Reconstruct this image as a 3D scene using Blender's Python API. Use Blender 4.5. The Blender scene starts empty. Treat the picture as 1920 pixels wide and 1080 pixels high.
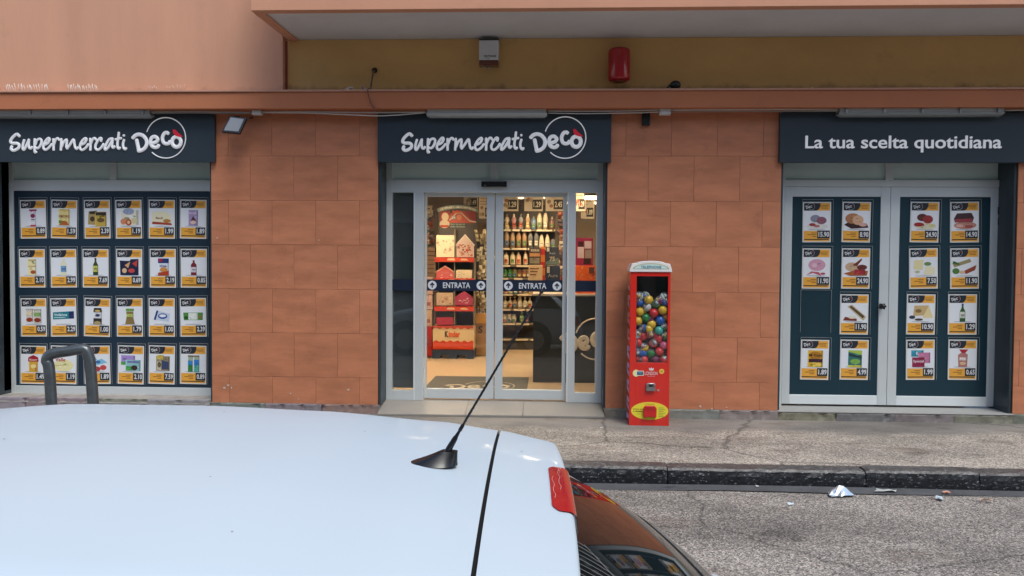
import bpy, bmesh, math, random
from mathutils import Vector, Matrix, Euler
random.seed(7)
S = bpy.context.scene
C = S.collection
RAD = math.radians
# ------------------------------------------------------------------ camera
CAM_YAW, CAM_PITCH, CAM_ROLL, CAM_D, CAM_H, FPX = 2.5, 1.7, .37, 8.37, 1.64, 1450.0
cd = bpy.data.cameras.new('camera'); cam = bpy.data.objects.new('camera', cd); C.objects.link(cam)
CR = Matrix.Rotation(RAD(CAM_YAW), 3, 'Z') @ Matrix.Rotation(RAD(90 - CAM_PITCH), 3, 'X') @ Matrix.Rotation(RAD(CAM_ROLL), 3, 'Z')
cam.matrix_world = Matrix.Translation((0, -CAM_D, CAM_H)) @ CR.to_4x4()
cd.sensor_width = 36; cd.lens = 36 * FPX / 1920; cd.clip_start = .05; cd.clip_end = 500
S.camera = cam
# ------------------------------------------------------------------ sky, sun, exposure
w = bpy.data.worlds.new('World'); S.world = w; w.use_nodes = True
wn = w.node_tree.nodes; wl = w.node_tree.links
sky = wn.new('ShaderNodeTexSky'); sky.sky_type = 'NISHITA'; sky.sun_disc = False
SUN_EL, SUN_AZ = 58, 302        # azimuth: compass-like angle of the light in the XY plane
sky.sun_elevation = RAD(SUN_EL); sky.sun_rotation = RAD(90 - SUN_AZ)
sky.air_density = 1.0; sky.dust_density = 2.0; sky.ozone_density = 1.2
wl.new(sky.outputs[0], wn['Background'].inputs[0]); wn['Background'].inputs[1].default_value = .15
sl = bpy.data.lights.new('sun', 'SUN'); sl.energy = 1.5; sl.angle = RAD(30); sl.color = (.97, 1, .95)
so = bpy.data.objects.new('sun', sl); C.objects.link(so)
sd = Vector((math.cos(RAD(SUN_AZ)) * math.cos(RAD(SUN_EL)), math.sin(RAD(SUN_AZ)) * math.cos(RAD(SUN_EL)), math.sin(RAD(SUN_EL))))
so.rotation_euler = sd.to_track_quat('Z', 'Y').to_euler(); so.location = (0, 0, 20)
S.view_settings.view_transform = 'Standard'; S.view_settings.look = 'None'
S.view_settings.exposure = 0.5; S.view_settings.gamma = 1; S.view_settings.use_curve_mapping = False
S.render.engine = 'CYCLES'

# ------------------------------------------------------------------ geometry helpers
CO = Vector((0, -CAM_D, CAM_H))
def P(px, py, Y):                 # where a sight line meets the plane y = Y, used to survey real positions
    d = CR @ Vector(((px - 960) / FPX, -(py - 540) / FPX, -1)); t = (Y - CO.y) / d.y; q = CO + t * d
    return q.x, q.z
def G(px, py, Z):
    d = CR @ Vector(((px - 960) / FPX, -(py - 540) / FPX, -1)); t = (Z - CO.z) / d.z; q = CO + t * d
    return q.x, q.y
def RC(x0, y0, x1, y1, Y):        # x0,x1,z0,z1 of a rectangle on plane Y
    a = P(x0, y0, Y); b = P(x1, y0, Y); c = P(x0, y1, Y); d = P(x1, y1, Y)
    return (a[0] + c[0]) / 2, (b[0] + d[0]) / 2, (c[1] + d[1]) / 2, (a[1] + b[1]) / 2
def srgb(r, g, b):
    f = lambda v: (v / 255 / 12.92) if v / 255 <= .04045 else ((v / 255 + .055) / 1.055) ** 2.4
    return (f(r), f(g), f(b))
def hx(s): return srgb(int(s[0:2], 16), int(s[2:4], 16), int(s[4:6], 16))
def cr(pts, n=5):                 # Catmull-Rom
    out = []
    for i in range(len(pts) - 1):
        p0 = pts[max(i - 1, 0)]; p1 = pts[i]; p2 = pts[i + 1]; p3 = pts[min(i + 2, len(pts) - 1)]
        for k in range(n):
            t = k / n
            out.append(tuple(.5 * (2 * b + (c - a) * t + (2 * a - 5 * b + 4 * c - d) * t * t + (3 * b - a - 3 * c + d) * t ** 3) for a, b, c, d in zip(p0, p1, p2, p3)))
    out.append(tuple(pts[-1])); return out
_tc = {}
def glyphs(s, bold=0.0, res=3, shear=0.0):
    k = (s, bold, res, shear)
    if k in _tc: return _tc[k]
    cu = bpy.data.curves.new('t', 'FONT'); cu.body = s; cu.offset = bold; cu.resolution_u = res; cu.size = 1; cu.shear = shear
    o = bpy.data.objects.new('t', cu); C.objects.link(o)
    dg = bpy.context.evaluated_depsgraph_get(); me = bpy.data.meshes.new_from_object(o.evaluated_get(dg))
    vs = [(v.co.x, v.co.y) for v in me.vertices]; fs = [tuple(p.vertices) for p in me.polygons]
    bpy.data.objects.remove(o); bpy.data.curves.remove(cu); bpy.data.meshes.remove(me)
    if vs:
        x0 = min(v[0] for v in vs); x1 = max(v[0] for v in vs); y0 = min(v[1] for v in vs); y1 = max(v[1] for v in vs)
    else: x0 = y0 = 0; x1 = y1 = 1
    _tc[k] = (vs, fs, x0, x1, y0, y1); return _tc[k]

class MB:
    def __init__(s, col=(.5, .5, .5)): s.v = []; s.f = []; s.c = []; s.sm = []; s.col = col
    def add(s, vs, fs, col=None, smooth=False):
        n = len(s.v); s.v += [tuple(v) for v in vs]
        for f in fs: s.f.append(tuple(i + n for i in f)); s.c.append(col or s.col); s.sm.append(smooth)
    def box(s, x0, x1, y0, y1, z0, z1, col=None):
        s.add([(x0, y0, z0), (x1, y0, z0), (x1, y1, z0), (x0, y1, z0), (x0, y0, z1), (x1, y0, z1), (x1, y1, z1), (x0, y1, z1)],
              [(0, 3, 2, 1), (4, 5, 6, 7), (0, 1, 5, 4), (1, 2, 6, 5), (2, 3, 7, 6), (3, 0, 4, 7)], col)
    def rect(s, x0, x1, z0, z1, y, col=None): s.add([(x0, y, z0), (x1, y, z0), (x1, y, z1), (x0, y, z1)], [(0, 1, 2, 3)], col)
    def poly(s, pts, y, col=None): s.add([(a, y, b) for a, b in pts], [tuple(range(len(pts)))], col)
    def prism(s, pts, y0, y1, col=None):           # outline in xz extruded in y
        n = len(pts); a = sum(pts[i][0] * pts[(i + 1) % n][1] - pts[(i + 1) % n][0] * pts[i][1] for i in range(n))
        if a < 0: pts = pts[::-1]
        s.add([(p[0], y0, p[1]) for p in pts] + [(p[0], y1, p[1]) for p in pts],
              [tuple(range(n)), tuple(range(2 * n - 1, n - 1, -1))] + [(i, i + n, (i + 1) % n + n, (i + 1) % n) for i in range(n)], col)
    def ell(s, cx, cz, rx, rz, y, col=None, n=16):
        s.add([(cx + rx * math.cos(2 * math.pi * i / n), y, cz + rz * math.sin(2 * math.pi * i / n)) for i in range(n)], [tuple(range(n))], col)
    def lathe(s, prof, c=(0, 0, 0), n=14, col=None, ax='z', cols=None, smooth=True, sy=1.0):
        vs = []; fs = []
        for r, h in prof:
            for i in range(n):
                a = 2 * math.pi * i / n; x = r * math.cos(a); y = r * math.sin(a) * sy
                q = {'z': (x, y, h), 'y': (x, h, y), 'x': (h, x, y)}[ax]
                vs.append((c[0] + q[0], c[1] + q[1], c[2] + q[2]))
        m = len(prof)
        fl = (ax == 'y')
        for j in range(m - 1):
            for i in range(n):
                f = (j * n + i, j * n + (i + 1) % n, (j + 1) * n + (i + 1) % n, (j + 1) * n + i)
                pass
                fs.append(f[::-1] if fl else f)
        n0 = len(s.v); s.v += vs
        for k, f in enumerate(fs):
            s.f.append(tuple(i + n0 for i in f)); s.c.append((cols[k // n] if cols else None) or col or s.col); s.sm.append(smooth)
        for j, rev in ((0, not fl), (m - 1, fl)):
            if prof[j][0] > 1e-5:
                f = tuple(n0 + j * n + i for i in range(n)); s.f.append(f[::-1] if rev else f)
                s.c.append((cols[min(j, m - 2)] if cols else None) or col or s.col); s.sm.append(False)
    def tube(s, pts, r, col=None, n=8, yr=None):
        pts = [Vector(p) for p in pts]; m = len(pts)
        rs = list(r) if isinstance(r, (list, tuple)) else [r] * m
        vs = []; fs = []; up = None; rings = []
        T = [(pts[min(i + 1, m - 1)] - pts[max(i - 1, 0)]).normalized() for i in range(m)]
        def ring(c, t, rr):
            nonlocal up
            if yr is not None: b = Vector((0, 1, 0)); a = t.cross(b).normalized()
            else:
                if up is None: up = Vector((0, 0, 1)) if abs(t.z) < .9 else Vector((1, 0, 0))
                a = t.cross(up).normalized(); b = a.cross(t).normalized(); up = b
            for i in range(n):
                q = 2 * math.pi * i / n
                vs.append(c + a * rr * math.cos(q) + b * (rr if yr is None else min(yr, rr)) * math.sin(q))
        capN = [(.95, .35), (.65, .8)] if yr is not None or n > 7 else []
        for k, h in capN[::-1]: ring(pts[0] - T[0] * rs[0] * h, T[0], rs[0] * k)
        for i in range(m): ring(pts[i], T[i], rs[i])
        for k, h in capN: ring(pts[-1] + T[-1] * rs[-1] * h, T[-1], rs[-1] * k)
        M = len(vs) // n
        for j in range(M - 1):
            for i in range(n): fs.append((j * n + i, (j + 1) * n + i, (j + 1) * n + (i + 1) % n, j * n + (i + 1) % n))
        fs.append(tuple(range(n))); fs.append(tuple(range((M - 1) * n, M * n))[::-1])
        s.add(vs, fs, col, True)
    def grid(s, fn, nu, nv, col=None, smooth=True, flip=False):
        vs = [fn(i / nu, j / nv) for j in range(nv + 1) for i in range(nu + 1)]
        fs = [(j * (nu + 1) + i, j * (nu + 1) + i + 1, (j + 1) * (nu + 1) + i + 1, (j + 1) * (nu + 1) + i) for j in range(nv) for i in range(nu)]
        if flip: fs = [f[::-1] for f in fs]
        s.add(vs, fs, col, smooth)
    def sphere(s, c, r, col=None, n=12, m=8, sc=(1, 1, 1)):
        s.grid(lambda u, v: (c[0] + r * sc[0] * math.sin(math.pi * v) * math.cos(2 * math.pi * u), c[1] + r * sc[1] * math.sin(math.pi * v) * math.sin(2 * math.pi * u), c[2] + r * sc[2] * math.cos(math.pi * v)), n, m, col, True, True)
    def text(s, t, cx, cz, h, y, col=None, w=None, bold=0.0, res=3, thick=0, shear=0.0, left=None, ref=None):
        vs, fs, x0, x1, y0, y1 = glyphs(t, bold, res, shear)
        if not fs: return
        ry0, ry1 = (y0, y1) if ref is None else ref
        k = h / max(ry1 - ry0, 1e-6); kx = k if w is None else w / max(x1 - x0, 1e-6)
        ox = cx - (x0 + x1) / 2 * kx if left is None else left - x0 * kx
        oz = cz - (ry0 + ry1) / 2 * k
        q = [(ox + a * kx, y, oz + b * k) for a, b in vs]
        s.add(q, fs, col)
        if thick:
            from collections import Counter
            ed = Counter()
            for f in fs:
                for i in range(len(f)): ed[(f[i], f[(i + 1) % len(f)])] += 1
            bd = [e for e in ed if (e[1], e[0]) not in ed]
            n = len(s.v); s.v += [(a, y + thick, b) for a, _, b in q]
            for a, b in bd:
                s.f.append((n - len(q) + a, n + a, n + b, n - len(q) + b)); s.c.append(col or s.col); s.sm.append(False)
    def stroke(s, pts, r, y, col=None, yr=.012, n=8, k=4, closed=False):
        q = cr(pts, k) if len(pts) > 2 else pts
        rs = r
        s.tube([(a, y, b) for a, b in q], rs, col, n, yr)
    def build(s, name, mat, parent=None, bevel=0, local=False, loc=None):
        me = bpy.data.meshes.new(name)
        off = Vector((0, 0, 0)) if (local or parent is None) else ORG.get(parent.name, Vector((0, 0, 0)))
        if parent is None and loc is not None: off = Vector(loc)
        me.from_pydata([(a - off.x, b - off.y, c - off.z) for a, b, c in s.v], [], s.f)
        at = me.color_attributes.new('Col', 'FLOAT_COLOR', 'CORNER')
        buf = []
        for p, c in zip(me.polygons, s.c): buf += [c[0], c[1], c[2], 1.0] * p.loop_total
        at.data.foreach_set('color', buf)
        me.polygons.foreach_set('use_smooth', s.sm)
        me.materials.append(mat); me.update()
        o = bpy.data.objects.new(name, me); C.objects.link(o)
        if parent is not None:
            o.parent = parent
            if not local: ORG[o.name] = off
        elif loc is not None: o.location = loc; ORG[o.name] = Vector(loc)
        if bevel:
            b = o.modifiers.new('bevel', 'BEVEL'); b.width = bevel; b.segments = 2; b.limit_method = 'ANGLE'; b.angle_limit = RAD(40)
        return o
ORG = {}
def thing(name, label, cat, loc=(0, 0, 0), rz=0, group=None):
    o = bpy.data.objects.new(name, None); C.objects.link(o); o.empty_display_size = .1
    o.location = loc; o.rotation_euler = (0, 0, rz); o['label'] = label; o['category'] = cat
    if group: o['group'] = group
    ORG[o.name] = Vector(loc); return o
def tag(o, label, cat, group=None):
    o['label'] = label; o['category'] = cat
    if group: o['group'] = group
    return o
def struct(o): o['kind'] = 'structure'; return o
def inst(src, parent=None, loc=(0, 0, 0), name=None):
    c = src.copy(); C.objects.link(c)
    if parent is not None: c.parent = parent
    c.location = loc; return c

# ------------------------------------------------------------------ materials
def mat(name, rough=.5, grime=None, flecks=False,  metal=0, coat=0, namt=0, nscale=5, stretch=(1, 1, 1), bump=0, bscale=40, rand=0, spec=.5, spots=0, rvar=0):
    m = bpy.data.materials.new(name); m.use_nodes = True; N = m.node_tree.nodes; L = m.node_tree.links; b = N['Principled BSDF']
    at = N.new('ShaderNodeAttribute'); at.attribute_name = 'Col'
    b.inputs['Roughness'].default_value = rough; b.inputs['Metallic'].default_value = metal
    b.inputs['Coat Weight'].default_value = coat; b.inputs['Coat Roughness'].default_value = .04; b.inputs['Specular IOR Level'].default_value = spec
    out = at.outputs['Color']
    tc = N.new('ShaderNodeTexCoord'); mp = N.new('ShaderNodeMapping'); mp.inputs['Scale'].default_value = stretch
    oi = N.new('ShaderNodeObjectInfo')
    if rand:
        cx = N.new('ShaderNodeCombineXYZ'); ml = N.new('ShaderNodeMath'); ml.operation = 'MULTIPLY'; ml.inputs[1].default_value = 37
        L.new(oi.outputs['Random'], ml.inputs[0]); L.new(ml.outputs[0], cx.inputs[0]); L.new(ml.outputs[0], cx.inputs[2])
        ad = N.new('ShaderNodeVectorMath'); ad.operation = 'ADD'; L.new(tc.outputs['Object'], ad.inputs[0]); L.new(cx.outputs[0], ad.inputs[1])
        L.new(ad.outputs[0], mp.inputs[0])
    else: L.new(tc.outputs['Object'], mp.inputs[0])
    if namt or rand:
        n = N.new('ShaderNodeTexNoise'); n.inputs['Scale'].default_value = nscale; n.inputs['Detail'].default_value = 5; n.inputs['Roughness'].default_value = .6
        L.new(mp.outputs[0], n.inputs['Vector'])
        mr = N.new('ShaderNodeMapRange'); mr.inputs[1].default_value = .3; mr.inputs[2].default_value = .7; mr.inputs[3].default_value = 1 - namt; mr.inputs[4].default_value = 1 + namt
        L.new(n.outputs['Fac'], mr.inputs[0]); f = mr.outputs[0]
        if rand:
            r2 = N.new('ShaderNodeMapRange'); r2.inputs[3].default_value = 1 - rand; r2.inputs[4].default_value = 1 + rand
            L.new(oi.outputs['Random'], r2.inputs[0]); mm = N.new('ShaderNodeMath'); mm.operation = 'MULTIPLY'; L.new(f, mm.inputs[0]); L.new(r2.outputs[0], mm.inputs[1]); f = mm.outputs[0]
        vm = N.new('ShaderNodeVectorMath'); vm.operation = 'SCALE'; L.new(out, vm.inputs[0]); L.new(f, vm.inputs['Scale']); out = vm.outputs[0]
        if rvar:
            rr = N.new('ShaderNodeMapRange'); rr.inputs[1].default_value = .3; rr.inputs[2].default_value = .7; rr.inputs[3].default_value = rough - rvar; rr.inputs[4].default_value = rough + rvar
            L.new(n.outputs['Fac'], rr.inputs[0]); L.new(rr.outputs[0], b.inputs['Roughness'])
    if spots:
        n3 = N.new('ShaderNodeTexNoise'); n3.inputs['Scale'].default_value = 3.3; n3.inputs['Detail'].default_value = 8; n3.inputs['Roughness'].default_value = .75
        L.new(tc.outputs['Object'], n3.inputs['Vector'])
        m3 = N.new('ShaderNodeMapRange'); m3.inputs[1].default_value = .57; m3.inputs[2].default_value = .72; m3.inputs[3].default_value = 1; m3.inputs[4].default_value = 1 - spots
        L.new(n3.outputs['Fac'], m3.inputs[0]); v3 = N.new('ShaderNodeVectorMath'); v3.operation = 'SCALE'; L.new(out, v3.inputs[0]); L.new(m3.outputs[0], v3.inputs['Scale']); out = v3.outputs[0]
    if flecks:                       # pale mineral flecks and chisel marks
        mf = N.new('ShaderNodeMapping'); mf.inputs['Scale'].default_value = (1, 1, 2.4); L.new(tc.outputs['Object'], mf.inputs[0])
        n8 = N.new('ShaderNodeTexNoise'); n8.inputs['Scale'].default_value = 30; n8.inputs['Detail'].default_value = 3; n8.inputs['Roughness'].default_value = .7; L.new(mf.outputs[0], n8.inputs['Vector'])
        m8 = N.new('ShaderNodeMapRange'); m8.inputs[1].default_value = .6; m8.inputs[2].default_value = .66; m8.inputs[4].default_value = .75; L.new(n8.outputs['Fac'], m8.inputs[0])
        x8 = N.new('ShaderNodeMix'); x8.data_type = 'RGBA'; L.new(m8.outputs[0], x8.inputs['Factor']); L.new(out, x8.inputs['A']); x8.inputs['B'].default_value = (.26, .27, .28, 1); out = x8.outputs['Result']
    if grime:                        # dirt and drip marks worn into the paint just above a ledge
        sx = N.new('ShaderNodeSeparateXYZ'); L.new(tc.outputs['Object'], sx.inputs[0])
        mg = N.new('ShaderNodeMapping'); mg.inputs['Scale'].default_value = (2.6, 1, 1.6); L.new(tc.outputs['Object'], mg.inputs[0])
        n6 = N.new('ShaderNodeTexNoise'); n6.inputs['Scale'].default_value = 2.2; n6.inputs['Detail'].default_value = 8; n6.inputs['Roughness'].default_value = .7; L.new(mg.outputs[0], n6.inputs['Vector'])
        h6 = N.new('ShaderNodeMapRange'); h6.inputs[1].default_value = grime[0]; h6.inputs[2].default_value = grime[1]; h6.inputs[3].default_value = .42; h6.inputs[4].default_value = -.32; L.new(sx.outputs[2], h6.inputs[0])
        a6 = N.new('ShaderNodeMath'); a6.operation = 'ADD'; L.new(n6.outputs['Fac'], a6.inputs[0]); L.new(h6.outputs[0], a6.inputs[1])
        m6 = N.new('ShaderNodeMapRange'); m6.inputs[1].default_value = .5; m6.inputs[2].default_value = .85; m6.inputs[4].default_value = grime[2]; L.new(a6.outputs[0], m6.inputs[0])
        x6 = N.new('ShaderNodeMix'); x6.data_type = 'RGBA'; L.new(m6.outputs[0], x6.inputs['Factor']); L.new(out, x6.inputs['A']); x6.inputs['B'].default_value = (.045, .035, .025, 1); out = x6.outputs['Result']
    L.new(out, b.inputs['Base Color'])
    if bump:
        n2 = N.new('ShaderNodeTexNoise'); n2.inputs['Scale'].default_value = bscale; n2.inputs['Detail'].default_value = 4; L.new(mp.outputs[0], n2.inputs['Vector'])
        bp = N.new('ShaderNodeBump'); bp.inputs['Strength'].default_value = bump; bp.inputs['Distance'].default_value = .01
        L.new(n2.outputs['Fac'], bp.inputs['Height']); L.new(bp.outputs[0], b.inputs['Normal'])
    return m
def glassmat(name, tint=(.9, .93, .92), ior=1.5, rough=0.0, opac=0.0, base=(.3, .35, .35), bump=0):
    m = bpy.data.materials.new(name); m.use_nodes = True; N = m.node_tree.nodes; L = m.node_tree.links
    for x in list(N): N.remove(x)
    o = N.new('ShaderNodeOutputMaterial'); tr = N.new('ShaderNodeBsdfTransparent'); tr.inputs[0].default_value = (*tint, 1)
    gl = N.new('ShaderNodeBsdfGlossy'); gl.inputs['Roughness'].default_value = rough; gl.inputs[0].default_value = (1, 1, 1, 1)
    fr = N.new('ShaderNodeFresnel')
    gm = N.new('ShaderNodeNewGeometry'); im = N.new('ShaderNodeMapRange'); im.inputs[3].default_value = ior; im.inputs[4].default_value = 1 / ior   # same reflectance from both sides of the sheet
    L.new(gm.outputs['Backfacing'], im.inputs[0]); L.new(im.outputs[0], fr.inputs[0])
    s = tr.outputs[0]
    if opac:
        df = N.new('ShaderNodeBsdfDiffuse'); df.inputs[0].default_value = (*base, 1); mx = N.new('ShaderNodeMixShader'); mx.inputs[0].default_value = opac
        L.new(tr.outputs[0], mx.inputs[1]); L.new(df.outputs[0], mx.inputs[2]); s = mx.outputs[0]
    if bump:
        tc = N.new('ShaderNodeTexCoord'); n = N.new('ShaderNodeTexNoise'); n.inputs['Scale'].default_value = 14; n.inputs['Detail'].default_value = 3; n.inputs['Distortion'].default_value = 1.2
        oi = N.new('ShaderNodeObjectInfo'); ml = N.new('ShaderNodeMath'); ml.operation = 'MULTIPLY'; ml.inputs[1].default_value = 50; L.new(oi.outputs['Random'], ml.inputs[0])
        ad = N.new('ShaderNodeVectorMath'); ad.operation = 'ADD'; L.new(tc.outputs['Object'], ad.inputs[0]); L.new(ml.outputs[0], ad.inputs[1])
        L.new(ad.outputs[0], n.inputs['Vector']); b = N.new('ShaderNodeBump'); b.inputs['Strength'].default_value = bump; b.inputs['Distance'].default_value = .02
        L.new(n.outputs['Fac'], b.inputs['Height']); L.new(b.outputs[0], gl.inputs['Normal']); L.new(b.outputs[0], fr.inputs['Normal'])
    m2 = N.new('ShaderNodeMixShader'); L.new(fr.outputs[0], m2.inputs[0]); L.new(s, m2.inputs[1]); L.new(gl.outputs[0], m2.inputs[2]); L.new(m2.outputs[0], o.inputs[0])
    return m
def emis(name, col, st):
    m = bpy.data.materials.new(name); m.use_nodes = True; N = m.node_tree.nodes; b = N['Principled BSDF']
    b.inputs['Base Color'].default_value = (*col, 1); b.inputs['Emission Color'].default_value = (*col, 1); b.inputs['Emission Strength'].default_value = st; return m
def aggregate(name, lightc, darkc, midc, scale, big, smooth_edge=None, grain=.5, cracks=False):
    """stone chips in worn binder; patches of dirt"""
    m = bpy.data.materials.new(name); m.use_nodes = True; N = m.node_tree.nodes; L = m.node_tree.links; b = N['Principled BSDF']
    tc = N.new('ShaderNodeTexCoord'); v = N.new('ShaderNodeTexVoronoi'); v.inputs['Scale'].default_value = scale; v.inputs['Randomness'].default_value = 1
    wr = N.new('ShaderNodeTexNoise'); wr.inputs['Scale'].default_value = scale * .8; wr.inputs['Detail'].default_value = 2
    L.new(tc.outputs['Object'], wr.inputs['Vector']); sc = N.new('ShaderNodeVectorMath'); sc.operation = 'SCALE'; sc.inputs['Scale'].default_value = .9 / scale * 1.2
    L.new(wr.outputs['Color'], sc.inputs[0]); ad = N.new('ShaderNodeVectorMath'); ad.operation = 'ADD'; L.new(tc.outputs['Object'], ad.inputs[0]); L.new(sc.outputs[0], ad.inputs[1]); L.new(ad.outputs[0], v.inputs['Vector'])
    sp = N.new('ShaderNodeSeparateColor'); L.new(v.outputs['Color'], sp.inputs[0])
    r = N.new('ShaderNodeValToRGB'); e = r.color_ramp.elements; e[0].position = .0; e[0].color = (*darkc, 1); e[1].position = 1; e[1].color = (*lightc, 1)
    k = e.new(.34); k.color = (*[a * .75 for a in midc], 1); k = e.new(.62); k.color = (*midc, 1)
    L.new(sp.outputs[0], r.inputs[0])
    n = N.new('ShaderNodeTexNoise'); n.inputs['Scale'].default_value = big; n.inputs['Detail'].default_value = 7; n.inputs['Roughness'].default_value = .62
    mp = N.new('ShaderNodeMapping'); mp.inputs['Scale'].default_value = (.55, 1.3, 1); L.new(tc.outputs['Object'], mp.inputs[0]); L.new(mp.outputs[0], n.inputs['Vector'])
    mr = N.new('ShaderNodeMapRange'); mr.inputs[1].default_value = .32; mr.inputs[2].default_value = .68; mr.inputs[3].default_value = .52; mr.inputs[4].default_value = 1.25
    L.new(n.outputs['Fac'], mr.inputs[0])
    col = r.outputs[0]
    if smooth_edge:                       # smoother cement strip next to the wall (y above smooth_edge)
        sx = N.new('ShaderNodeSeparateXYZ'); L.new(tc.outputs['Object'], sx.inputs[0])
        n4 = N.new('ShaderNodeTexNoise'); n4.inputs['Scale'].default_value = 1.7; n4.inputs['Detail'].default_value = 6; L.new(tc.outputs['Object'], n4.inputs['Vector'])
        ml = N.new('ShaderNodeMath'); ml.operation = 'MULTIPLY_ADD'; ml.inputs[1].default_value = 1.0; L.new(n4.outputs['Fac'], ml.inputs[0]); L.new(sx.outputs[1], ml.inputs[2])
        m4 = N.new('ShaderNodeMapRange'); m4.inputs[1].default_value = smooth_edge + .5 - .13; m4.inputs[2].default_value = smooth_edge + .5 + .13; m4.inputs[4].default_value = .88
        L.new(ml.outputs[0], m4.inputs[0]); mx = N.new('ShaderNodeMix'); mx.data_type = 'RGBA'; L.new(m4.outputs[0], mx.inputs['Factor']); L.new(col, mx.inputs['A']); mx.inputs['B'].default_value = (.2, .185, .168, 1); col = mx.outputs['Result']
    rust = N.new('ShaderNodeTexNoise'); rust.inputs['Scale'].default_value = big * 1.9; rust.inputs['Detail'].default_value = 5; L.new(mp.outputs[0], rust.inputs['Vector'])
    m5 = N.new('ShaderNodeMapRange'); m5.inputs[1].default_value = .56; m5.inputs[2].default_value = .72; m5.inputs[4].default_value = .6; L.new(rust.outputs['Fac'], m5.inputs[0])
    mx5 = N.new('ShaderNodeMix'); mx5.data_type = 'RGBA'; L.new(m5.outputs[0], mx5.inputs['Factor']); L.new(col, mx5.inputs['A']); mx5.inputs['B'].default_value = (.13, .085, .06, 1); col = mx5.outputs['Result']
    vm = N.new('ShaderNodeVectorMath'); vm.operation = 'SCALE'; L.new(col, vm.inputs[0]); L.new(mr.outputs[0], vm.inputs['Scale']); L.new(vm.outputs[0], b.inputs['Base Color'])
    vc = N.new('ShaderNodeTexVoronoi'); vc.feature = 'DISTANCE_TO_EDGE'; vc.inputs['Scale'].default_value = .42 if cracks else .3
    wn_ = N.new('ShaderNodeTexNoise'); wn_.inputs['Scale'].default_value = 3; wn_.inputs['Detail'].default_value = 6; L.new(tc.outputs['Object'], wn_.inputs['Vector'])
    ws = N.new('ShaderNodeVectorMath'); ws.operation = 'SCALE'; ws.inputs['Scale'].default_value = .22; L.new(wn_.outputs['Color'], ws.inputs[0]); wa = N.new('ShaderNodeVectorMath'); wa.operation = 'ADD'; L.new(tc.outputs['Object'], wa.inputs[0]); L.new(ws.outputs[0], wa.inputs[1]); L.new(wa.outputs[0], vc.inputs['Vector'])
    mc_ = N.new('ShaderNodeMapRange'); mc_.inputs[1].default_value = .001; mc_.inputs[2].default_value = .006; mc_.inputs[3].default_value = .5; mc_.inputs[4].default_value = 1; L.new(vc.outputs['Distance'], mc_.inputs[0])
    st = N.new('ShaderNodeTexNoise'); st.inputs['Scale'].default_value = 2.6; st.inputs['Detail'].default_value = 3; L.new(tc.outputs['Object'], st.inputs['Vector'])
    ms = N.new('ShaderNodeMapRange'); ms.inputs[1].default_value = .62; ms.inputs[2].default_value = .74; ms.inputs[3].default_value = 1; ms.inputs[4].default_value = .62; L.new(st.outputs['Fac'], ms.inputs[0])
    mk = N.new('ShaderNodeMath'); mk.operation = 'MULTIPLY'; L.new(mc_.outputs[0], mk.inputs[0]); L.new(ms.outputs[0], mk.inputs[1]); v7 = N.new('ShaderNodeVectorMath'); v7.operation = 'SCALE'; L.new(vm.outputs[0], v7.inputs[0]); L.new(mk.outputs[0], v7.inputs['Scale']); L.new(v7.outputs[0], b.inputs['Base Color'])
    b.inputs['Roughness'].default_value = .8
    bp = N.new('ShaderNodeBump'); bp.inputs['Strength'].default_value = grain; bp.inputs['Distance'].default_value = .006; L.new(sp.outputs[1], bp.inputs['Height']); L.new(bp.outputs[0], b.inputs['Normal'])
    return m
M_TILE = mat('terracotta_stone', .55, namt=.16, nscale=2.6, stretch=(1.0, 1, 3.4), spots=.22, bump=.12, bscale=9, rand=.03, spec=.35, rvar=.1)
M_PLAST = mat('painted_plaster', .75, namt=.06, nscale=1.3, bump=.15, bscale=30, spec=.25, spots=.1)
M_YEL = mat('grimy_ochre_plaster', .75, grime=(3.48, 3.66, .6), namt=.08, nscale=1.1, bump=.15, bscale=30, spec=.25, spots=.12)
M_PINK = mat('grimy_pink_plaster', .75, grime=(3.47, 3.6, .3), namt=.06, nscale=1.6, stretch=(1.6, 1, .3), bump=.12, bscale=30, spec=.25, spots=.07)
M_STONE = mat('worn_stone', .7, namt=.22, nscale=6, bump=.5, bscale=18, rand=.08, spots=.8)
M_LAVA = mat('dark_lava_stone', .42, flecks=True, namt=.5, nscale=26, bump=1.0, bscale=22, rand=.12, spots=.2)
M_ALU = mat('silver_aluminium', .42, metal=.25, namt=.03, nscale=3, spec=.5)
M_MATTE = mat('matte_paint', .6, namt=.04, nscale=6)
M_SIGN = mat('sign_sheet', .38, namt=.06, nscale=1.5, spec=.4)
M_GLOSS = mat('gloss_plastic', .22, coat=.4, namt=.03)
M_PRINT = mat('printed_paper', .5, namt=.02, nscale=9, spec=.4)
M_LET = mat('acrylic_letter', .35, spec=.5)
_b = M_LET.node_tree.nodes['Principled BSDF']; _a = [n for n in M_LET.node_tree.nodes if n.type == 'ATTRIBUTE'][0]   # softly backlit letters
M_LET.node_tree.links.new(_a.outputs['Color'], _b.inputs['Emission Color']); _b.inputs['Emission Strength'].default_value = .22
M_DARK = mat('black_plastic', .25, spec=.5)
M_METAL = mat('worn_steel', .35, metal=.85, namt=.15, nscale=12)
M_FOIL = mat('foil', .22, metal=.8)
M_HOOP = mat('painted_steel_hoop', .3, metal=.3, coat=.3, namt=.22, nscale=10, bump=.12, bscale=25, spots=.4)
M_CAR = mat('white_car_paint', .42, coat=.18, namt=.012, nscale=1.2)
M_CGLASS = mat('tinted_car_glass', .03, spec=.55)
M_CGLASS.node_tree.nodes['Principled BSDF'].inputs['IOR'].default_value = 1.33
M_RUB = mat('tyre_rubber', .75)
M_FLOOR = mat('shop_floor', .3, namt=.03, nscale=3)
M_RED = mat('red_lens', .12, coat=1)
M_GLASS = glassmat('door_glass', (.95, .965, .955), 1.5)
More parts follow.
